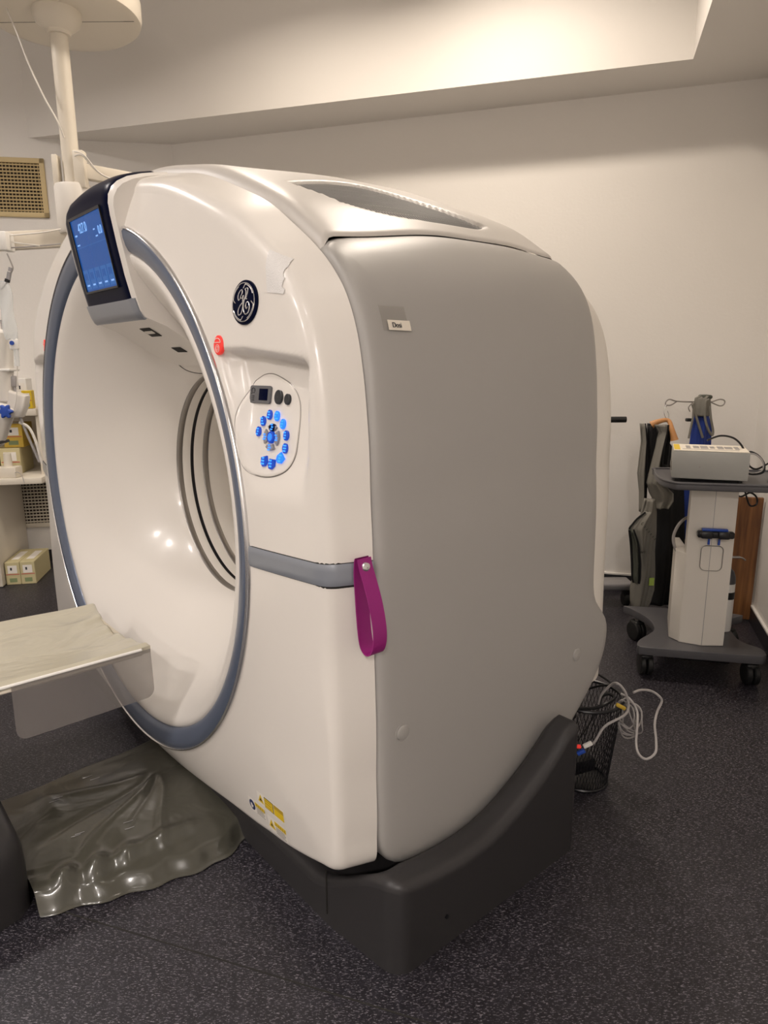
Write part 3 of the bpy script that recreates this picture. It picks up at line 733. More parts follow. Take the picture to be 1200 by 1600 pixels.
# warning labels near the lower corner
def sticker(s0, z0, w, h, kind):
    L = []
    def patch(name, x0, y0, x1, y1, m, off, par, n=6):
        rws = []
        for j in range(n+1):
            rws.append([on_front(s0+x0+(x1-x0)*i/n, z0+y0+(y1-y0)*j/n)[0]+on_front(s0+x0+(x1-x0)*i/n, z0+y0+(y1-y0)*j/n)[1]*off for i in range(n+1)])
        o = MB().grid(rws).build(name, m, par, recalc=False); return o
    def tri(x, y, r, m, off, par):
        vs = [on_front(s0+x+r*a, z0+y+r*b)[0]+on_front(s0+x+r*a, z0+y+r*b)[1]*off for a, b in ((-1, -.8), (1, -.8), (0, 1))]
        return MB().add(vs, [(0, 1, 2)]).build('warning_triangle', m, par)
    st = patch('warning_label', 0, 0, w, h, 'label', .0012, G)
    if kind == 'long':
        tri(.018, .020, .015, 'yellow', .0016, st); tri(.018, .019, .006, 'ink', .002, st)
        patch('label_field', .036, .003, .080, h-.003, 'ink', .0016, st); patch('label_field', .038, .005, .078, h-.005, 'yellow', .0020, st)
        patch('label_field', .082, .003, w-.002, h*.62, 'yellow', .0016, st); patch('label_field', .082, h*.62, w-.002, h-.003, 'gold', .0016, st)
        for q in range(3): patch('label_print', .042, .010+.009*q, .070, .013+.009*q, 'gold', .0024, st, 2)
    else:
        if kind == 'blue':
            n = 20; vs = [on_front(s0+.018+.015*math.cos(2*PI*i/n), z0+h*.5+.017*math.sin(2*PI*i/n))[0]+on_front(s0+.018, z0+h*.5)[1]*.0018 for i in range(n)]; MB().add(vs, [tuple(range(n))]).build('label_roundel', 'navyink', st)
            patch('label_print', .012, h*.5-.010, .020, h*.5+.006, 'label', .0024, st, 2); patch('label_print', .019, h*.5-.004, .025, h*.5+.001, 'label', .0024, st, 2)
        else: tri(.019, h*.5, .016, 'yellow', .0016, st); tri(.019, h*.5-.002, .006, 'ink', .002, st)
        def TT(x, y, z): p, n_ = on_front(s0+.036+x, z0+h-.013+y); return p+n_*(.0016+z)
        patch('label_field', .034, h*.60, w-.003, h-.004, 'yellow', .0014, st)
        for q in range(4): patch('label_print', .038, .004+.006*q, w-.006-.004*(q % 2), .0065+.006*q, 'steel', .0016, st, 2)
        for q in range(5): patch('label_print', .040+.010*q, h*.66, .046+.010*q, h-.008, 'gold', .0018, st, 2)
sticker(.800, .252, .130, .040, 'long'); sticker(.742, .200, .088, .044, 'blue'); sticker(.838, .188, .092, .046, 'tri')
# charcoal base: cradle fins outside the covers, low deck between them
def fin_h(u):
    T_ = [(.05, .262), (.105, .252), (.16, .240), (.228, .228), (.30, .221), (.366, .221), (.42, .226), (.479, .240), (.54, .263), (.598, .292), (.66, .327), (.71, .363), (.757, .402), (.80, .42), (.84, .42)]
    for (a, ha), (b, hb) in zip(T_, T_[1:]):
        if u <= b: return ha+(hb-ha)*sst(0, 1, (u-a)/(b-a)) if False else ha+(hb-ha)*(u-a)/(b-a)
    return .42
def base_front(x):
    x = abs(x)
    f = .07 if x < 1.05 else .07+(x-1.05)*.11
    if x > 1.25: k = (x-1.25)/.05; f += .045*(1-math.sqrt(max(0, 1-k*k)))
    return f
def base_back(x):
    x = abs(x); f = .815
    if x > 1.27: k = (x-1.27)/.03; f -= .03*(1-math.sqrt(max(0, 1-k*k)))
    return f
xs = [1.30*q for q in (0, .2, .4, .6)]+[.80+.02*i for i in range(21)]+[1.215, 1.23, 1.24, 1.25, 1.26, 1.27, 1.277, 1.284, 1.290, 1.295, 1.298, 1.2995, 1.30]
xs = sorted(set([-x for x in xs]+xs)); fr_ = [0, .003, .008, .014, .022, .032, .045]+[.045+.91*i/40 for i in range(1, 41)]+[.968, .978, .986, .992, .997, 1]
top = []
for x in xs:
    row = []; f0, f1 = base_front(x), base_back(x)
    for q in fr_:
        u = f0+(f1-f0)*q; w = sst(.97+.215*sst(.09, .17, u), 1.28-.06*sst(.09, .17, u), abs(x)); h = .115+(fin_h(u)-.115)*w
        d = min(1.30-abs(x), u-f0, f1-u); r = .03
        if d < r: h -= (r-math.sqrt(max(0, r*r-(r-d)**2)))*.9
        row.append((x, u, h))
    top.append(row)
mb = MB().grid(top)
n = len(fr_); skirt = [r[0] for r in top]+top[-1][1:]+[r[-1] for r in reversed(top[:-1])]+list(reversed(top[0][1:-1]))
mb.grid([skirt, [(x, u, .0) for x, u, z in skirt]], True)
BS = mb.build('base', 'base', G, sharp=50)
MB().box((1.052, .069, .10), (.0022, .004, .13)).build('base_joint', 'seam', BS); MB().box((-1.052, .069, .10), (.0022, .004, .13)).build('base_joint', 'seam', BS)
MB().cyl((1.297, .26, .085), (1.303, .26, .085), .006).build('base_screw', 'black', BS)

# ---------------------------------------------------------------- small things stuck to or hung on the scanner
g = empty('leather_strap', GW(1.155, .112, 1.0), GYAW-PI/2, 'purple leather strap loop hanging from a steel stud on the scanner corner', 'strap')
path = [(.010, .020), (.007, .010), (.005, -.02), (.008, -.07), (.012, -.12), (.018, -.165), (.026, -.188), (.042, -.198), (.060, -.190), (.070, -.165), (.070, -.13), (.058, -.08), (.040, -.035), (.024, .0), (.018, .020)]
pp = spline([Vector((x, 0, z)) for x, z in path], 6); rws = [[], [], [], []]
for i, p in enumerate(pp):
    d = (pp[min(i+1, len(pp)-1)]-pp[max(i-1, 0)]).normalized(); nn = Vector((d.z, 0, -d.x))*.0013; t = i/(len(pp)-1); tw = .010*math.sin(PI*t)
    for k, (o_, y) in enumerate(((1, -.019), (1, .019), (-1, .019), (-1, -.019))): q = p+nn*o_; rws[k].append((q.x, q.y+y+tw*0, q.z))
MB().grid([[rws[k][i] for k in range(4)] for i in range(len(pp))], True).build('strap_loop', 'purple', g)
mb = MB(); mb.lathe((.020, 0, 0), [(.001, .010), (.006, .010), (.0105, .007), (.012, .003), (.012, 0)], 30, 'X'); mb.cyl((-.01, 0, 0), (.02, 0, 0), .005); mb.build('rivet', 'silver', g)

def front_thing(name, m, pts_rows, label, cat, off=.0016, back=.0):
    """a thin sheet laid on the front cover, given rows of (s, z)"""
    a = [[on_front(s, z)[0]+on_front(s, z)[1]*off for s, z in r] for r in pts_rows]; O = GW(0, 0, 0)
    mb = MB(); mb.grid([[GW(*p) for p in r] for r in a]); mb.grid([[GW(*(p-Vector((0, -.0008, 0)))) for p in r] for r in a]); o = mb.build(name, m); return tag(o, label, cat)
n = 18
rws = []
for j in range(n+1):
    v = j/n; zl = 1.597+(1.690-1.597)*v; zr = 1.590+(1.663-1.590)*v+.004*math.sin(v*20)
    sl = .944-.018*v; sr = 1.001-.02*v+.003*math.sin(v*17)
    rws.append([(sl+(sr-sl)*i/8, zl+(zr-zl)*i/8+.0) for i in range(9)])
front_thing('adhesive_tape', 'tape', rws, 'torn strip of white fabric tape on the upper corner of the scanner front', 'tape')
def side_thing(name, m, u0, u1, z0, z1, off, label, cat, tilt=0.0, n=5):
    def P(i, j, o): u = u0+(u1-u0)*i/n; z = z0+(z1-z0)*j/n+tilt*(i/n-.5); return GW(body_s(u, z)+o, u, z)
    mb = MB()
    for o_ in (off, off-.0012): mb.grid([[P(i, j, o_) for i in range(n+1)] for j in range(n+1)])
    return tag(mb.build(name, m), label, cat)
side_thing('clear_tape', clear_mat('yellowed_clear_tape', (.42, .39, .35), .4, .16), .200, .272, 1.512, 1.566, .0015, 'piece of yellowed clear tape behind the handwritten paper tag', 'tape')
side_thing('name_tag', 'paper', .213, .276, 1.513, 1.535, .0040, 'small cream paper tag handwritten Dosi taped to the grey side panel', 'label', -.001)
tg = bpy.data.objects['name_tag']
text_mesh('handwriting', 'Dosi', .016, lambda x, y, z: GW(body_s(.235, 1.524+y)+.0046+z, .236+x*.9, 1.524+y), 'ink', tg)

# ---------------------------------------------------------------- patient table
TB = empty('patient_table', GW(.0, -1.2, 0), GYAW-PI/2, 'low scanner table with pale vinyl mattress and clear plastic side flap', 'table')
def TL(s, u, z): return Vector((s, u+1.2, z))
def ttop(s, u):
    x = s/.265; z = .572-.034*(1-x*x)*.8
    z += .004*math.sin(9*u+4*s)+.004*math.sin(23*s+6*u+2*math.sin(5*u))*max(0, 1-abs(x)**3)
    e = sst(-.25, -.05, u); z += .006*e*math.sin(60*s+30*u)*(1-x*x)
    return z
def tend(s): return -.045-.045*math.cos(min(1, abs(s)/.265)*PI/2)**1.0*.55*1.0
rws = []
for j in range(121):
    v = j/120; row = []
    for i in range(41):
        s = -.265+.53*i/40; u = -2.3+(tend(s)+2.3)*(1-(1-v)**1.6); z = ttop(s, u); d = min(.265-abs(s), tend(s)-u)
        if d < .012: z -= (.012-math.sqrt(max(0, .012**2-(.012-d)**2)))
        row.append(TL(s, u, z))
    rws.append(row)
mb = MB().grid(rws); sk = [r[0] for r in rws]+rws[-1][1:]+[r[-1] for r in reversed(rws[:-1])]
mb.grid([sk, [p-Vector((0, 0, .022)) for p in sk]]); MT = mb.build('mattress', 'mattress', TB)
rws = []
for j in range(13):
    a = PI*j/12; s = .262*math.cos(a); z = .548-.055*math.sin(a)
    rws.append([TL(s, -2.3, z), TL(s, -.7, z), TL(s, -.085, z), TL(s*.97, -.07, min(z+.01, .548))])
mb = MB().grid(rws); mb.f.append(tuple(4*j+3 for j in range(13))); mb.m.append(0); mb.build('cradle', 'cream', TB)
for k, (zz, m_) in enumerate(((.556, 'white'), (.543, 'cream'))):
    MB().tube([TL(.268, -2.3, zz), TL(.268, -.075, zz)], .0055, 8, 1).build('side_rail', m_, TB)
def flap_poly():
    out = []; u0, u1, z0, z1 = -.452, -.050, .398, .556
    for cx, cz, a0 in ((u1-.03, z0+.03, -90), (u0+.025, z0+.025, 180)):
        for q in range(7): a = math.radians(a0+90*q/6) if a0 == -90 else math.radians(180+90*q/6); out.append((cx+.028*math.cos(a), cz+.028*math.sin(a)))
    a = out[:7]; b = out[7:]
    return [(u0, z1)]+b+a+[(u1, z1)]
MB().prism(flap_poly(), 0, .003, T=lambda p: TL(.275+p.z+.012*(.556-p.y)/.15, p.x, p.y)).build('clear_flap', 'flap', TB)
# pedestal outside the frame with the charcoal foot that shows at its edge
pf = []
for i in range(25):
    a = PI*i/24; pass
rws = []
for j, (q, z) in enumerate(((0, 0), (0, .10), (.004, .16), (.015, .20), (.04, .235), (.08, .25), (.16, .255))):
    row = []
    for (x, y) in [(-.5, -2.4), (.52, -2.4), (.52, -.70), (.515, -.60), (.50, -.54), (.47, -.508), (.42, -.498), (-.42, -.498), (-.47, -.508), (-.50, -.54), (-.5, -.70)]:
        row.append(TL(x*(1-q*1.6), -1.4+(y+1.4)*(1-q*.9), z))
    rws.append(row)
mb = MB().grid(rws, True); mb.f.append(tuple(range(6*11, 7*11))); mb.m.append(0); mb.build('foot', 'base', TB, sharp=50)
MB().box(TL(0, -1.55, .38), (.36, .9, .28), .04, 3).build('pedestal', 'ivory2', TB)
# smoky plastic cover on the floor between table foot and scanner
def mat_z(s, u):
    # raised link cover below the sheet, long creases fanning from the scanner side, rucks along the near edge
    x = (s-.27)/.42; z = .030+.030*math.exp(-(x*1.3)**4)
    z += .004*math.sin(9*u+3*s)+.0025*math.sin(23*s+7*u+1)
    for (tx, ty, h, w) in ((.47, -.40, .010, .014), (.30, -.42, -.008, .016), (.58, -.16, .009, .014), (.10, -.40, .006, .02), (.40, -.20, -.006, .01)):
        ax_, ay_ = .16, -.02; dx, dy = tx-ax_, ty-ay_; L = math.hypot(dx, dy); px_, py_ = s-ax_, u-ay_
        al = (px_*dx+py_*dy)/L; ac_ = (px_*dy-py_*dx)/L+.012*math.sin(al*14)
        if al > 0: z += h*sst(0, .08, al)*(1-sst(L*.8, L*1.15, al))*math.exp(-(ac_/(w*(.6+al)))**2)
    k = sst(-.52, -.42, u)*(1-sst(-.12, .02, u))
    ln = s-(.50+.06*(u+.3))
    z += k*(.020*math.exp(-(ln/.030)**2)+.006*math.exp(-(ln/.05)**2)*math.sin(70*u+25*s)*(1+math.sin(13*u)))
    z += .004*math.exp(-((s-.13)/.07)**2-((u+.36)/.03)**2)*3
    return max(.006, z)
rws = []
for j in range(91):
    v = j/90; u = -.500+.575*v; row = []
    e0 = -.055-.08*v+.01*math.sin(9*v); e1 = .535+.125*math.sin(min(1, v*1.12)*PI/2)-.04*sst(.8, 1, v)+.006*math.sin(30*v)
    for i in range(121):
        q = i/120; s = e0+(e1-e0)*q; z = mat_z(s, u); ed = min(q, 1-q)*120
        if ed < 8: z = .004+(z-.004)*sst(0, 8, ed)
        row.append(GW(s, u, z))
    rws.append(row)
mb = MB().grid(rws); tag(mb.build('floor_cover', 'matcover', sharp=0), 'wrinkled smoky plastic cover sheet on the floor under the scanner table end', 'cover sheet')

fc = bpy.data.objects['floor_cover']
def cover_pt(x, y, dz=.0015):
    a, b = x-600.0, y-800.0; c, s_ = math.cos(ROLL), math.sin(ROLL); a, b = a*c-b*s_, a*s_+b*c; a /= F_PX; b /= -F_PX
    cp, sp = math.cos(PITCH), math.sin(PITCH); r = Vector((a, cp+b*sp, b*cp-sp)); p = None
    for k in range(4000):
        q = Vector((0, 0, CAM_H))+r*(1.2+k*.0008); d = q-GW(0, 0, 0); an = GYAW-PI/2
        s, u = d.x*math.cos(an)+d.y*math.sin(an), -d.x*math.sin(an)+d.y*math.cos(an)
        if q.z < mat_z(s, u)+dz: return q
    return q
for (x, y) in ((136, 1214), (148, 1217), (84, 1252), (90, 1247), (200, 1284), (202, 1294), (118, 1306), (124, 1302)):
    MB().tube([cover_pt(x-7, y+2), cover_pt(x, y), cover_pt(x+8, y-3)], .0010, 5, 3).build('cover_print', 'keygrey', fc)

# ---------------------------------------------------------------- ceiling boom behind the scanner
B = empty('ceiling_boom', (-1.53, 3.70, 3.02), 0, 'cream ceiling-mounted boom with round canopy, slim column and jointed arms', 'ceiling boom')
def BL(x, y, z): return Vector((x+1.53, y-3.70, z-3.02))
def BA(px_, py_, D): p = at(px_, py_, D); return BL(p.x, p.y, p.z)
mb = MB(); mb.lathe((-.02, .1, 0), [(.001, .045), (.30, .045), (.345, .05), (.365, .065), (.372, .09), (.372, .16), (.36, .18), (.001, .18)], 72); mb.build('canopy', 'cream', B)
MB().lathe((0, 0, 0), [(.11, .055), (.108, .02), (.10, -.005), (.062, -.035), (.055, -.04), (.053, -.055), (.001, -.055)], 48).build('collar', 'cream', B)
MB().box((-.02, .1, .0448), (.70, .003, .001)).build('canopy_seam', 'seam', B)
MB().lathe((0, 0, 0), [(.040, -.04), (.040, -.72), (.001, -.72)], 40).build('column', 'cream', B)
MB().cyl((0, 0, .6), (0, 0, .1), .06).build('ceiling_tube', 'cream', B)
mb = MB(); mb.box((-.065, -.02, -.66), (.028, .05, .155), .006); mb.box((.06, -.04, -.655), (.055, .05, .17), .008); mb.cyl((-.045, -.06, -.73), (-.045, -.06, -.72), .008); mb.build('brackets', 'cream', B)
MB().lathe((0, 0, 0), [(.001, -.715), (.085, -.717), (.09, -.73), (.09, -.93), (.08, -.945), (.001, -.945)], 40).build('joint', 'ivory2', B)
def bar(name, p, q, w, h, m, bev=.008):
    p = Vector(p); q = Vector(q); d = (q-p); L = d.length; R_ = d.to_track_quat('X', 'Z').to_matrix()
    return MB().box((p+q)/2, (L, w, h), bev, 2, rot=R_).build(name, m, B)
bar('upper_arm', (.03, -.04, -.655), (.62, .30, -.70), .05, .07, 'cream')
bar('lower_arm', (.0, .02, -.955), (-.95, -.35, -1.065), .05, .085, 'cream')
MB().tube([(.05, -.07, -.60), (.09, -.08, -.60), (.14, -.05, -.66), (.20, 0, -.69), (.34, .10, -.705)], .004).build('arm_cable', 'cable_white', B)
MB().tube([(.05, -.07, -.58), (.10, -.08, -.60), (.16, -.04, -.675), (.26, .04, -.70)], .003).build('arm_cable', 'cable_white', B)
pp = [BA(8, 8, 3.66), BA(28, 55, 3.66), BA(45, 100, 3.64), BA(68, 150, 3.62), BA(90, 190, 3.62), BA(100, 215, 3.65)]
MB().tube(pp, .0042).build('canopy_cable', 'cable_white', B)
mb = MB(); mb.tube([BA(-40, 366, 3.5), BA(6, 368, 3.5), BA(60, 364, 3.5), BA(95, 358, 3.55)], .0035); mb.tube([BA(-30, 370, 3.5), BA(12, 377, 3.5), BA(30, 380, 3.5), BA(62, 384, 3.52)], .003); mb.tube([BA(-30, 384, 3.5), BA(10, 387, 3.5), BA(50, 385, 3.52), BA(95, 381, 3.55)], .003, mi=1)
mb.build('arm_cable', ['cable_white', 'cable_grey'], B)
MB().box(BA(10, 378, 3.5), (.040, .08, .085), .006).build('cable_tie', 'white', B)
# drip bag hanging from the boom arm
p0 = at(9, 395, 3.47)
D_ = empty('drip_bag', p0, 0, 'clear drip bag with blue port hanging below the boom arm at the left edge', 'drip bag')
def DL(x, y, D=3.45): return at(x, y, D)-p0
MB().tube([DL(11, 396), DL(18, 412), DL(20, 420), DL(16, 428)], .0035).build('hook', 'steel', D_)
mb = MB(); 
for q, (x, y) in enumerate(((17, 421), (15, 428), (14, 434))): mb.cyl(DL(x, y-3), DL(x-1, y+3), .010, mi=0)
mb.build('hook_coupling', 'keygrey', D_)
MB().cyl(DL(12, 436), DL(11, 441), .012).build('hook_collar', 'black', D_)
MB().tube([DL(11, 441), DL(6, 448), DL(2, 452)], .003).build('hook', 'steel', D_)
rws = []
for j in range(25):
    v = j/24; cx = 4+14*v; y = 440+90*v; w = (9+4*math.sin(PI*v)+2*math.sin(9*v))*.9; row = []
    for i in range(24):
        a = 2*PI*i/24; row.append(DL(cx+w*math.cos(a), y, 3.45)+Vector((0, .018*math.sin(a)*(1+.4*math.sin(7*v+2*a)), .004*math.sin(5*a+9*v))))
    rws.append(row)
mb = MB().grid(rws, True); mb.f += [tuple(range(24)), tuple(range(24*24, 25*24))]; mb.m += [0, 0]; mb.build('bag', 'film', D_)
MB().box(DL(22, 538), (.045, .02, .055), .012, 3).build('port_block', 'white', D_)
MB().cyl(DL(21, 536)+Vector((0, -.012, 0)), DL(21, 536)+Vector((0, -.018, 0)), .010).build('blue_port', 'bluek', D_)
MB().cyl(DL(25, 545), DL(27, 572), .012).build('drip_chamber', 'film', D_)
MB().tube([DL(27, 572), DL(27, 600), DL(25, 625), DL(22, 640)], .0025).build('drip_tube', 'cable_white', D_)
# jointed injector arm at the left edge
p0 = at(4, 560, 3.5)
I_ = empty('injector_arm', p0, 0, 'pale jointed injector arm with blue star knob at the left edge', 'injector')
def IL(x, y, D=3.5): return at(x, y, D)-p0
def cap(mb, a, b, r0, r1, mi=0):
    a = Vector(a); b = Vector(b); d = (b-a); L = d.length; R_ = d.to_track_quat('Z', 'Y').to_matrix(); pr = [(.001, -r0*.35), (r0*.8, -r0*.2), (r0, 0)]+[(r0, L*.02), (r1, L)]+[(r1*.8, L+r1*.2), (.001, L+r1*.35)]
    mb.lathe(a, pr, 32, T=lambda p: R_ @ p, mi=mi)
mb = MB(); cap(mb, IL(2, 520), IL(6, 625), .050, .048); mb.build('arm_housing', 'ivory2', I_)
MB().box(IL(6, 578), (.11, .10, .012), .004).build('arm_collar', 'white', I_)
mb = MB(); cap(mb, IL(6, 632), IL(-8, 690), .062, .045); mb.build('arm_joint', 'ivory2', I_)
MB().box(IL(-6, 694), (.10, .09, .014), .004, rot=Matrix.Rotation(-.3, 3, 'Y')).build('joint_seal', 'rubber', I_)
mb = MB(); mb.prism([(.0, .050), (.080, .02), (.070, -.03), (.040, -.085), (-.02, -.09), (-.02, .045)], -.03, .03, .012, 3, T=lambda p: IL(26, 625)+Vector((p.x-.02, p.z, p.y))); mb.build('handle_shell', 'ivory2', I_)
kn = []
for i in range(60): a = 2*PI*i/60; r = .030+.006*math.cos(6*a); kn.append((r*math.cos(a), r*math.sin(a)))
mb = MB(); mb.prism(kn, 0, .022, .006, 3, T=lambda p: IL(23, 641)+Vector((p.x, -.075-p.z, p.y))); mb.build('star_knob', 'bluek', I_)
MB().cyl(IL(23, 641)+Vector((0, -.03, 0)), IL(23, 641)+Vector((0, -.078, 0)), .012).build('knob_stem', 'ivory2', I_)
MB().tube([IL(2, 500), IL(8, 530), IL(14, 560), IL(19, 592), IL(24, 610), IL(28, 640), IL(38, 668), IL(52, 700), IL(62, 722)], .007).build('grey_hose', 'cable_grey', I_)
MB().tube([IL(30, 660), IL(45, 668), IL(56, 690), IL(63, 715), IL(66, 724)], .007).build('white_hose', 'cable_white', I_)
MB().box(IL(22, 596), (.03, .03, .055), .008).build('hose_clamp', 'cable_grey', I_)

# ---------------------------------------------------------------- shelf unit on the far left with boxes
SHC = at(72, 752, 4.38); SD = LD; SN = Vector((LD.y, -LD.x, 0))  # SN points into the room
def SW_(a, d, z): p = PL+SD*a+SN*d; return Vector((p.x, p.y, z))
SU = empty('shelf_unit', SW_(-.6, .30, 0), math.atan2(LD.y, LD.x), 'white painted shelf unit against the far wall at the left', 'shelf')
def UL(a, d, z): return Vector((a+.6, .30-d, z))
MB().box(UL(-.40, .33, .705), (1.26, .62, .040), .004).build('shelf_board', 'cream', SU)
MB().box(UL(-.40, .28, 1.135), (1.22, .50, .045), .004).build('shelf_board', 'cream', SU)
MB().box(UL(-.105, .33, .345), (.035, .58, .68), .004).build('side_panel', 'cream', SU)
MB().box(UL(-1.0, .33, .345), (.035, .58, .68), .004).build('side_panel', 'cream', SU)
MB().box(UL(.20, .26, .92), (.02, .46, .39), .002).build('side_panel', 'cream', SU)
MB().box(UL(-.105, .60, .012), (.03, .03, .024)).build('foot', 'rubber', SU); MB().box(UL(-1.0, .60, .012), (.03, .03, .024)).build('foot', 'rubber', SU)
MB().box(UL(-.40, .02, .92), (1.20, .012, .40)).build('back_panel', 'cream', SU)
def carton(name, a, d, z, sz, m, label, group, rz=0, tall=False):
    r = empty(name, SW_(a, d, z), math.atan2(LD.y, LD.x)+rz, label, 'carton', group)
    w, dp, h = sz; MB().box((0, 0, h/2), sz, .003, 1).build('carton_body', m, r)
    MB().box((0, -dp/2-.0006, h*.68), (w*.62, .001, h*.34)).build('carton_label', 'label', r)
    mb = MB()
    mb.box((-w*.08, -dp/2-.0014, h*.70), (w*.12, .001, h*.12), mi=1); mb.box((0, -dp/2-.0008, h*.46), (w*.9, .001, h*.035), mi=0); mb.box((0, -dp/2-.0008, h*.20), (w*.5, .001, h*.18), mi=2)
    mb.box((0, 0, h+.0006), (w*.5, dp*.6, .001), mi=3); mb.build('carton_print', ['red_ink', 'ink', 'green_ink', 'label'], r)
    return r
s_ = (.092, .34, .155)
carton('supply_carton', -.036, .40, 0, s_, 'oldcard', 'pale yellow supply carton on the floor beside the shelf leg', 'cartons on the floor')
carton('supply_carton', .058, .40, 0, s_, 'oldcard', 'pale yellow supply carton on the floor, farther from the shelf leg', 'cartons on the floor')
carton('supply_carton', -.010, .30, .725, (.125, .26, .170), 'oldcard', 'pale yellow carton on the lower shelf under a bright yellow one', 'cartons on the lower shelf')
carton('supply_carton', -.140, .30, .725, (.120, .26, .165), 'oldcard', 'pale yellow carton on the lower shelf behind the white dispenser', 'cartons on the lower shelf')
carton('supply_carton', .010, .28, .896, (.12, .22, .155), 'yellowbox', 'bright yellow carton topmost on the lower shelf stack', 'cartons on the lower shelf')
carton('glove_carton', .115, .40, 1.158, (.070, .12, .19), 'white', 'tall white carton standing on the upper shelf behind a yellow packet', 'cartons on the upper shelf')
carton('medicine_packet', .165, .50, 1.158, (.060, .06, .115), 'yellow', 'small yellow and white packet at the front of the upper shelf', 'cartons on the upper shelf')
p = SW_(.020, .57, .725)
r = empty('wall_dispenser', p, 0, 'cream stepped plastic holder standing at the front of the lower shelf', 'holder')
mb = MB(); mb.box((0, 0, .035), (.13, .09, .07), .006); mb.cyl((.0, 0, .06), (.0, 0, .155), .026, .022); mb.build('holder_body', 'cream', r)
MB().tube([(.05, -.04, .03), (.08, -.05, .04), (.11, -.06, .02), (.125, -.07, -.03)], .002).build('lead', 'cable_grey', r)

# ---------------------------------------------------------------- equipment cart on the right
CYAW = math.atan2(-.23, .973)
K = empty('equipment_cart', (1.445, 2.99, 0), CYAW, 'white column equipment cart with dark grey top and wheeled base', 'cart')
def KW(x, y, z): c, s = math.cos(CYAW), math.sin(CYAW); return Vector((1.445+c*x-s*y, 2.99+s*x+c*y, z))
bp = [(-.272, -.065), (-.262, -.085), (-.22, -.095), (.20, -.095), (.262, -.080), (.275, -.055), (.268, .0), (.21, .06), (.19, .14), (.20, .34), (.26, .40), (.26, .45), (-.24, .46), (-.25, .42), (-.19, .32), (-.165, .22), (-.175, .12), (-.25, .0)]
bp = [(p.x, p.y) for p in spline([Vector((x, y, 0)) for x, y in bp], 3, True)]
MB().prism(bp, .118, .158, .012, 3).build('base', 'darkgrey', K, sharp=30)
MB().box((.02, .18, .10), (.24, .42, .04), .01).build('base_weight', 'black', K)
# column: two facets with a seam
cp = [(-.085, .035), (-.083, .0), (.012, -.026), (.108, -.008), (.112, .03), (.112, .16), (-.050, .16)]
MB().prism(cp, .158, .900, .004, 2).build('column', 'ivory2', K, sharp=20)
MB().box((.0125, -.0262, .53), (.002, .0012, .738)).build('column_seam', 'keygrey', K)
MB().prism([(-.118, .05), (-.080, -.002), (-.060, .12), (-.060, .30), (-.085, .30)], .160, .585, .004).build('side_bin', 'ivory2', K)
T = lambda p: Vector((p.x, -.0235+.19*abs(p.x-.0125)*.9-.0018*0+p.z, p.y))
def loop_outline(w, h, r, cx, cz):
    return [(cx+x, cz+z) for x, z in rrect(w, h, r)]
lo = loop_outline(.092, .115, .022, .020, .575)
MB().tube([Vector((x, -.029+.17*abs(x-.0125), z)) for x, z in lo], .0018, 6, 1, True).build('cable_loop_mark', 'steel', K)
mb = MB(); mb.box((.0, -.030, .652), (.009, .006, .026)); mb.box((.042, -.030, .652), (.009, .006, .026)); mb.build('blue_clips', 'bluek', K)
mb = MB(); mb.box((.022, -.045, .690), (.150, .035, .030), .008, 3); mb.box((-.018, -.060, .690), (.05, .03, .032), .008); mb.box((.052, -.060, .690), (.05, .03, .032), .008); mb.build('clamp_bracket', 'black', K)
MB().box((.018, -.040, .710), (.105, .022, .010), .002).build('clamp_pad', 'bluek', K)
tp_ = spline([Vector((x, y, 0)) for x, y in ((-.225, -.02), (-.19, -.13), (-.12, -.15), (.22, -.15), (.38, -.14), (.43, -.05), (.42, .22), (.36, .27), (-.16, .27), (-.215, .20))], 5, True)
tp_ = [(p.x, p.y) for p in tp_]
MB().prism(tp_, .900, .928, .010, 3).build('table_top', 'darkgrey', K, sharp=30)
MB().tube([Vector((x*.985, y*.985, .930)) for x, y in tp_[::2]], .006, 8, 3, True).build('top_lip', 'darkgrey', K)
MB().lathe((.255, -.02, .9275), [(.045, .004), (.040, .004), (.036, .0005), (.001, .0002)], 30).build('cup_well', 'black', K)
for x, y in ((-.225, -.03), (.225, -.04), (-.215, .39), (.225, .385)):
    a = .5 if y > .2 else .12
    c = MB(); w = .062; 
    for dx in (-.016, .016): c.lathe((dx*math.cos(a), dx*math.sin(a), .050), [(.001, -.014), (.034, -.014), (.046, -.012), (.050, -.008), (.050, .008), (.046, .012), (.034, .014), (.001, .014)], 32, 'X', T=lambda p: Matrix.Rotation(a, 3, 'Z') @ p)
    o = c.build('caster', 'rubber', K); o.location = (x, y, 0)
    MB().box((0, .004, .088), (.058, .062, .034), .012, 3, rot=a).build('caster_hood', 'rubber', o)
    MB().cyl((0, 0, .10), (0, 0, .122), .012).build('caster_stem', 'steel', o)
def kthing(name, x, y, z, label, cat, rz=0): return empty(name, KW(x, y, z), CYAW+rz, label, cat)
d = kthing('device_box', -.028, -.005, .934, 'pale grey metal device box with a labelled lid on the cart top', 'device')
d.rotation_euler.z = -math.radians(21)
MB().box((0, 0, .070), (.295, .235, .118), .004, 2).build('box_body', mat('pale_grey_metal', (.37, .37, .35), .45), d)
MB().box((0, 0, .1305), (.290, .232, .003), .001).build('box_lid', 'paper', d)
mb = MB(); 
for q in range(7): mb.box((-.085+.032*q, .01, .1324), (.018+.006*(q % 3), .10-.02*(q % 2), .0006))
mb.box((0, -.07, .1324), (.22, .012, .0006)); mb.build('lid_print', 'cable_grey', d)
MB().box((-.131, .0, .1326), (.024, .19, .0008)).build('lid_strip', 'yellow', d)
for x in (-.12, .12):
    for y in (-.09, .09): MB().cyl((x, y, 0), (x, y, .012), .010).build('foot', 'rubber', d)
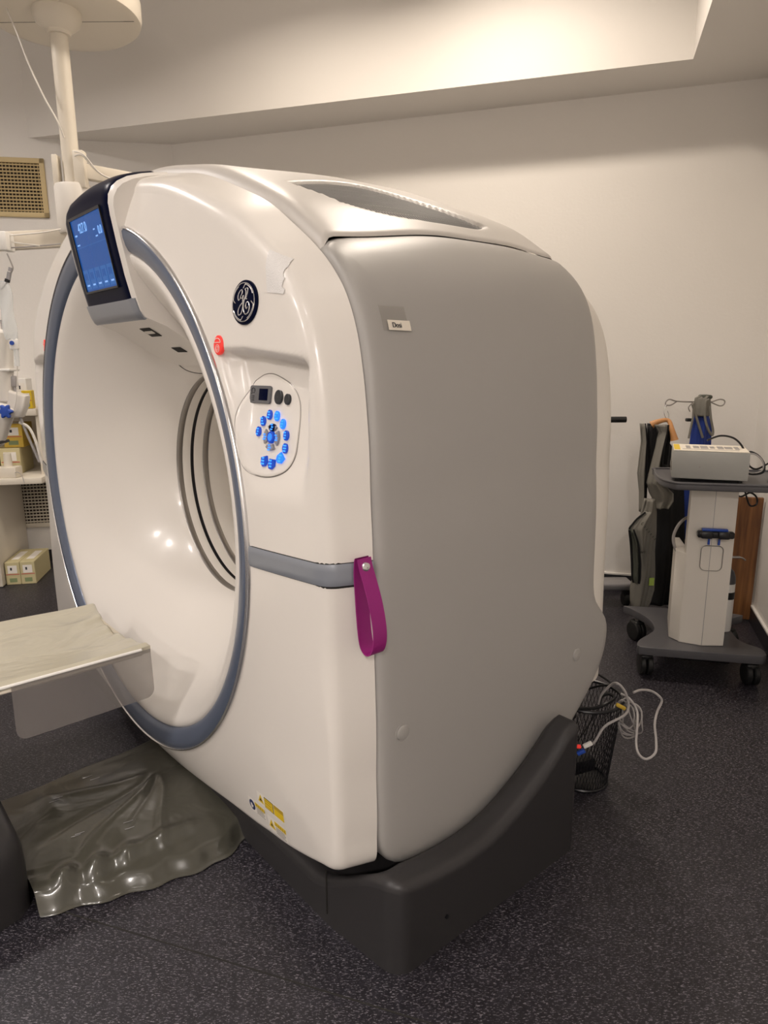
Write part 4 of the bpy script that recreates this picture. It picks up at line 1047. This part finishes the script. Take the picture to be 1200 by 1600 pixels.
MB().cyl((-.04, -.1172, .063), (-.04, -.1185, .063), .004).build('side_screw', 'steel', d)
mb = MB()
for q in range(5): mb.box((-.1485, -.07+.035*q, .05+.012*(q % 2)), (.004, .016, .022), .001)
mb.build('connectors', 'steel', d)
# black cables lying beside the box
def cable(name, pts, r, m, label, n=8, cat='cable', group=None, k=7):
    o = MB().tube(pts, r, n, k).build(name, m); return tag(o, label, cat, group)
cable('power_cable', [at(1105, 688, 3.0), at(1125, 681, 3.0), at(1145, 684, 2.99), at(1158, 695, 2.97), at(1166, 712, 2.95), at(1170, 728, 2.93), at(1163, 736, 2.93), at(1175, 741, 2.9), at(1192, 738, 2.88), at(1194, 725, 2.88), at(1185, 712, 2.9), at(1172, 706, 2.92), at(1164, 712, 2.93), at(1168, 725, 2.9), at(1182, 733, 2.9), at(1205, 722, 2.9), at(1225, 718, 2.9)], .0042, 'cable_black', 'thick black cable arching over the box and coiled beside it on the cart top')
cable('grey_lead', [at(1160, 708, 2.93), at(1180, 710, 2.9), at(1192, 722, 2.88), at(1190, 736, 2.88), at(1172, 739, 2.9), at(1162, 732, 2.92)], .003, 'cable_grey', 'thin grey lead coiled beside the box on the cart top')
cable('hanging_cable', [at(1163, 762, 2.97), at(1166, 775, 2.97), at(1172, 790, 2.97), at(1182, 788, 2.97), at(1182, 777, 2.97), at(1172, 770, 2.97), at(1158, 776, 2.97), at(1150, 772, 2.98)], .004, 'cable_black', 'black cable looped below the right side of the cart top')
cable('grey_hose', [at(1096, 800, 3.22), at(1068, 812, 3.18), at(1054, 832, 3.14), at(1053, 850, 3.12), at(1062, 868, 3.10), at(1075, 874, 3.08)], .007, 'cable_grey', 'grey hose curving out of the bin on the cart side')
# gas bottle behind the cart column
g = empty('gas_bottle', KW(.150, .205, .158), 0, 'small white gas bottle with grey shoulder and black strap behind the cart column', 'gas bottle')
MB().lathe((0, 0, 0), [(.001, 0), (.036, .002), (.038, .01), (.038, .24)], 30).build('bottle_body', 'white', g)
MB().lathe((0, 0, 0), [(.038, .24), (.036, .27), (.028, .295), (.015, .31), (.011, .33), (.001, .33)], 30).build('shoulder', 'darkgrey', g)
MB().lathe((0, 0, 0), [(.039, .165), (.0395, .165), (.0395, .20), (.039, .20)], 30).build('strap', 'rubber', g)
mb = MB(); mb.cyl((0, 0, .32), (0, 0, .38), .009); mb.cyl((0, 0, .365), (.04, -.02, .370), .006); mb.tube([(.04, -.02, .37), (.052, -.025, .366), (.062, -.03, .357)], .004, 8, 3); mb.build('valve', 'steel', g)
# brown board leaning against the right wall
a = at(1148, 960, 3.78); a.z = 0
bl = MB(); c1 = P0+BD*.70+RD*(-.16); R_ = Matrix.Rotation(math.atan2(BD.y, BD.x), 3, 'Z')
bl.box((0, 0, .35), (.20, .02, .70), .003, 1, rot=Matrix.Rotation(.03, 3, 'X')); o = bl.build('wooden_board', 'board'); o.location = (c1.x-.122, c1.y-.235, .012); o.rotation_euler = (0, 0, math.atan2(BD.y, BD.x))
tag(o, 'brown varnished wooden board leaning in the corner behind the cart', 'board')
# ---------------------------------------------------------------- drip stand with lead aprons
sp = at(1086, 650, 3.86)
V = empty('drip_stand', (sp.x, sp.y, 0), 0, 'thin steel drip stand with looped hooks holding the aprons', 'drip stand')
def VL(x, y, D=3.86): p = at(x, y, D); return Vector((p.x-sp.x, p.y-sp.y, p.z))
MB().cyl((0, 0, .07), (0, 0, VL(1086, 625).z), .008).build('pole', 'steel', V)
MB().tube([VL(1041, 636), VL(1040, 629), VL(1046, 624), VL(1058, 627), VL(1084, 628), VL(1110, 628), VL(1124, 624), VL(1132, 626), VL(1131, 632), VL(1124, 634), VL(1110, 628)], .0035, 8, 6).build('hook_rod', 'steel', V)
MB().tube([VL(1041, 633), VL(1048, 633), VL(1058, 627)], .0035, 8, 6).build('hook_rod', 'steel', V)
MB().tube([VL(1084, 628, 3.82), VL(1076, 636, 3.74), VL(1078, 643, 3.74)], .003, 8, 6).build('small_hook', 'steel', V)
for q in range(5):
    a = 2*PI*q/5+.3; MB().cyl((0, 0, .08), (.20*math.cos(a), .20*math.sin(a), .065), .014, .010).build('leg', 'black', V)
    o = MB().lathe((.20*math.cos(a), .20*math.sin(a), .030), [(.001, -.012), (.026, -.012), (.030, -.006), (.030, .006), (.026, .012), (.001, .012)], 24, 'X').build('caster', 'rubber', V)
o = MB().box(VL(1076, 656, 3.83), (.03, .03, .018), .005).build('clamp_knob', 'black', V)
def cloth(name, rows, D, m, parent, th=.022, amp=.012, freq=9, phase=0, sub=5):
    """hanging fabric from rows (y pixel, x left, x right) with depth folds and real thickness"""
    R2 = []
    for (y0, a0, b0), (y1, a1, b1) in zip(rows, rows[1:]):
        for k in range(sub): t = k/sub; R2.append((y0+(y1-y0)*t, a0+(a1-a0)*t, b0+(b1-b0)*t))
    R2.append(rows[-1]); n = 20; F = []; Bk = []; eL = []; eR = []
    for j, (y, a, b) in enumerate(R2):
        f = []; g_ = []
        for i in range(n+1):
            q = i/n; fold = amp*math.sin(freq*q+phase+j*.05)+amp*.4*math.sin(freq*2.3*q+j*.11+phase); puff = th*(.35+.65*math.sqrt(max(0, 1-(2*q-1)**2)))
            p = at(a+(b-a)*q, y, D); f.append(p+Vector((0, fold-puff, 0))); g_.append(p+Vector((0, fold+puff, 0)))
        F.append(f); Bk.append(g_[::-1]); eL.append(f[0]); eR.append(f[-1])
    off = parent.location
    loop = [[p-off for p in a+b] for a, b in zip(F, Bk)]
    mb = MB().grid(loop, True); w = 2*(n+1); mb.f.append(tuple(range(w))); mb.m.append(0); L = len(loop)-1; mb.f.append(tuple(range(L*w, (L+1)*w))); mb.m.append(0)
    o = mb.build(name, m, parent, sharp=0); return o, [p-off for p in eL], [p-off for p in eR]
ax = at(1045, 655, 3.62)
A = empty('grey_lead_apron', ax, 0, 'grey lead apron with black edging hanging on a wooden hanger beside the cart', 'apron')
def trim(e, r=.006, par=None, m='black_cloth'): MB().tube(e[::2], r, 8, 2).build('edge_binding', m, par)
o, l, r_ = cloth('apron_strap', [(662, 1001, 1008), (690, 1003, 1011), (740, 997, 1010), (770, 1000, 1008), (800, 1000, 1006)], 3.64, 'grey_cloth', A, .012); trim(r_, .007, A)
o, l, r_ = cloth('apron_body', [(664, 1024, 1044), (676, 1031, 1042), (700, 1026, 1036), (730, 1018, 1032), (755, 1012, 1034), (770, 1016, 1050), (782, 1022, 1050), (794, 1020, 1042)], 3.60, 'grey_cloth', A, .022); trim(r_[:18], .008, A)
o, l, r_ = cloth('apron_skirt', [(780, 1008, 1024), (800, 1003, 1026), (830, 1000, 1025), (860, 997, 1022), (890, 993, 1022), (920, 986, 1020), (940, 986, 1014), (952, 989, 1008), (958, 992, 1002)], 3.58, 'grey_cloth', A, .022); trim(l[10:20], .004, A)
o, l, r_ = cloth('apron_flap', [(800, 1008, 1020), (812, 994, 1020), (826, 984, 1018), (846, 990, 1014), (862, 996, 1008)], 3.54, 'grey_cloth', A, .012); trim(l[:14], .005, A)
o, l, r_ = cloth('apron_pocket', [(828, 983, 990), (850, 986, 998), (880, 988, 1000), (904, 989, 999), (911, 991, 997)], 3.52, 'green_cloth', A, .010); trim(l, .006, A); trim(r_, .006, A)
MB().box(at(1018, 909, 3.54)-ax, (.026, .006, .042)).build('lime_tag', 'lime', A)
mb = MB(); q0 = at(1005, 815, 3.52)-ax
for q in range(6): p = q0+Vector((.010+.012*q, 0, -.030-.013*q)); mb.box(p, (.004, .001, .012), rot=Matrix.Rotation(.8, 3, 'Y'))
mb.tube([q0+Vector((.008*math.cos(a), 0, -.012+.008*math.sin(a))) for a in [PI*k/6 for k in range(12)]], .0012, 5, 1, True); mb.build('embroidery', 'green_cloth', A)
hgr = empty('wooden_hanger', at(1043, 640, 3.62), 0, 'orange wooden coat hanger with steel hook carrying the grey apron', 'hanger')
def HL(x, y, D=3.62): return at(x, y, D)-hgr.location
MB().tube([HL(1041, 632), HL(1038, 640), HL(1039, 650), HL(1044, 655), HL(1045, 648), HL(1043, 642)], .0022, 8, 6).build('hook', 'silver', hgr)
mb = MB(); mb.tube([HL(1018, 664, 3.64), HL(1028, 659, 3.63), HL(1044, 657, 3.62), HL(1050, 672, 3.59), HL(1054, 688, 3.58)], lambda t: .011+.010*abs(2*t-1)**2, 12, 6); mb.build('hanger_bar', 'wood', hgr)
ab = at(1040, 700, 3.74)
A2 = empty('black_lead_apron', ab, 0, 'black lead apron hanging behind the grey one, beside the cart bin', 'apron')
o, l, r_ = cloth('apron_body', [(662, 1013, 1024), (700, 1008, 1052), (760, 1020, 1068), (790, 1022, 1068), (830, 1024, 1068), (880, 1020, 1066), (920, 1016, 1062), (944, 1012, 1058)], 3.74, 'black_cloth', A2, .02)
for y, a, b in ((664, 1013, 1022),): o, l, r_ = cloth('apron_strap', [(666, 1013, 1022), (700, 1010, 1018), (740, 1008, 1014)], 3.66, 'black_cloth', A2, .010, sub=4)
o, l, r_ = cloth('apron_strap', [(672, 1042, 1050), (700, 1039, 1046), (725, 1036, 1042)], 3.64, 'black_cloth', A2, .010, sub=4)
ac = at(1095, 640, 3.86)
A3 = empty('blue_lead_apron', ac, 0, 'blue and grey padded lead apron draped over the drip stand behind the device box', 'apron')
o, l, r_ = cloth('apron_body', [(649, 1086, 1108), (670, 1082, 1112), (700, 1078, 1110), (760, 1066, 1110), (842, 1062, 1108)], 3.82, 'blue_cloth', A3, .02)
o, l, r_ = cloth('apron_shoulder', [(618, 1096, 1108), (622, 1088, 1110), (636, 1086, 1110), (650, 1086, 1109)], 3.81, 'grey_cloth', A3, .025); 
for pts_, rr in ((((1108, 624), (1103, 628), (1101, 645), (1103, 660), (1108, 674), (1113, 680), (1114, 672), (1111, 655), (1109, 635)), .0065), (((1084, 630), (1083, 650), (1080, 665), (1076, 685)), .0055), (((1082, 632), (1088, 652), (1093, 668), (1098, 684)), .0065), (((1066, 762), (1064, 800), (1062, 842)), .005)):
    MB().tube([at(x, y, 3.77)-ac for x, y in pts_], rr).build('edge_binding', 'grey_cloth', A3)
mb = MB(); mb.box(at(1102, 620, 3.82)-ac, (.055, .07, .022), .010, 3); mb.build('collar_pad', 'green_cloth', A3)
# low trolley mostly hidden behind the scanner
t0 = at(945, 930, 3.95); t0.z = 0
TR = empty('instrument_trolley', t0, 0, 'pale grey trolley base with black caster showing behind the scanner', 'trolley')
def TRL(x, y, D=3.95): return at(x, y, D)-t0
MB().box((-.10, .0, .130), (.50, .14, .045), .015, 3).build('base_bar', 'keygrey', TR)
for x, y in ((.115, -.03), (-.28, -.03)):
    o = MB().lathe((x, y, .046), [(.001, -.018), (.036, -.018), (.045, -.010), (.045, .010), (.036, .018), (.001, .018)], 30, 'X').build('caster', 'rubber', TR)
    MB().box((x, y, .095), (.045, .06, .04), .01).build('caster_hood', 'rubber', o)
MB().cyl((-.10, 0, .15), (-.10, 0, 1.10), .022).build('pole', 'keygrey', TR)
MB().cyl((-.12, 0, 1.108), (.055, 0, 1.108), .017).build('handle', 'rubber', TR)
# ---------------------------------------------------------------- wire waste basket with cables
bx, by = .690, 2.18
W_ = empty('wire_basket', (bx, by, 0), 0, 'black wire mesh waste basket full of cables behind the scanner base', 'basket')
mb = MB()
def br(z): return .085+.035*z/.32
nw = 56
for i in range(nw):
    a = 2*PI*i/nw
    for sg in (1, -1): mb.tube([(br(z)*math.cos(a+sg*z*2.2), br(z)*math.sin(a+sg*z*2.2), z) for z in [.006+.314*k/6 for k in range(7)]], .0011, 4, 1)
mb.build('mesh_wall', 'black', W_)
MB().tube([(br(.32)*math.cos(2*PI*i/40), br(.32)*math.sin(2*PI*i/40), .32) for i in range(40)], .006, 8, 1, True).build('rim', 'black', W_); MB().tube([(br(0)*math.cos(2*PI*i/40), br(0)*math.sin(2*PI*i/40), .008) for i in range(40)], .006, 8, 1, True).build('foot_ring', 'black', W_)
MB().cyl((0, 0, .002), (0, 0, .006), .085).build('basket_floor', 'black', W_)
mb = MB(); mb.box((bx-.02, by-.02, .075), (.10, .06, .05), .006, rot=.4); tag(mb.build('power_adapter', 'black'), 'black power adapter brick at the bottom of the wire basket', 'adapter')
def g_(x, y, D=2.08): return at(x, y, D)
cable('grey_cable', [g_(912, 1168, 2.02), g_(928, 1160, 2.02), g_(945, 1135, 2.03), g_(975, 1118, 2.04), g_(982, 1105), g_(980, 1090), g_(975, 1078), g_(965, 1068), g_(955, 1070, 2.12), g_(940, 1085, 2.14), g_(935, 1100, 2.15)], .0042, 'cable_grey', 'thick grey cable looping over the basket rim down to a plug', k=8)
cable('grey_cable', [g_(990, 1082), g_(1002, 1078, 2.1), g_(1018, 1080, 2.12), g_(1030, 1088, 2.12), g_(1034, 1096, 2.12), g_(1027, 1112, 2.1), g_(1023, 1132, 2.06), g_(1025, 1155, 2.02), g_(1024, 1176, 1.98), g_(1010, 1186, 1.97), g_(998, 1178, 1.98), g_(994, 1160, 2.02), g_(996, 1130, 2.06), g_(995, 1110, 2.1), g_(984, 1092, 2.12), g_(970, 1084, 2.14)], .0040, 'cable_grey', 'pale grey cable hanging in a long loop outside the basket', k=8)
rnd = random.Random(3)
for q in range(6):
    pts = []; cx, cy = 984+rnd.uniform(-8, 4), 1122+rnd.uniform(-6, 6); rx, ry = rnd.uniform(10, 18), rnd.uniform(20, 30); ph = rnd.uniform(0, 6)
    for i in range(14): a = 2*PI*i/14; pts.append(g_(cx+rx*math.cos(a)+3*math.sin(3*a+ph)+.25*ry*math.sin(a), cy+ry*math.sin(a), 2.13+.02*math.sin(2*a+ph)))
    o = tag(MB().tube(pts, .0026, 6, 5, True).build('coiled_cable', 'cable_grey'), 'thin grey cable coil hanging over the outside of the basket rim', 'cable', 'thin cable coils on the basket rim')
cable('black_cable', [g_(880, 1110, 2.1), g_(905, 1107, 2.12), g_(930, 1106, 2.14), g_(950, 1098, 2.15), g_(960, 1090, 2.18), g_(950, 1084, 2.2), g_(938, 1090, 2.2), g_(936, 1102, 2.18)], .006, 'cable_black', 'thick black cable running from behind the scanner into the basket')
cable('black_cable', [g_(905, 1055, 2.3), g_(925, 1050, 2.26), g_(945, 1060, 2.22), g_(955, 1070, 2.2), g_(935, 1072, 2.24), g_(900, 1082, 2.3)], .004, 'cable_black', 'thin black cable arching out from behind the scanner side above the basket')
cable('black_cable', [g_(935, 1108, 2.2), g_(915, 1140, 2.16), g_(900, 1160, 2.12)], .003, 'cable_black', 'thin straight black wire slanting down beside the basket wall')
o = MB().box((0, 0, 0), (.035, .012, .012), .004, rot=Matrix.Rotation(.5, 3, 'Y')).build('cable_tie', 'gold'); o.location = g_(970, 1104, 2.05); tag(o, 'yellow wrap around the thin cable coils on the basket', 'cable tie')
r = empty('cable_plug', g_(912, 1168, 2.01), 0, 'white cable plug with red and blue ends beside the basket', 'plug')
MB().box((.012, 0, .010), (.03, .014, .012), .003, rot=Matrix.Rotation(-.5, 3, 'Y')).build('plug_body', 'white', r)
MB().box((-.018, 0, .004), (.018, .012, .010), .003).build('red_tip', 'red', r); MB().box((-.008, 0, -.016), (.028, .014, .012), .003, rot=Matrix.Rotation(-.5, 3, 'Y')).build('blue_tip', 'bluek', r)
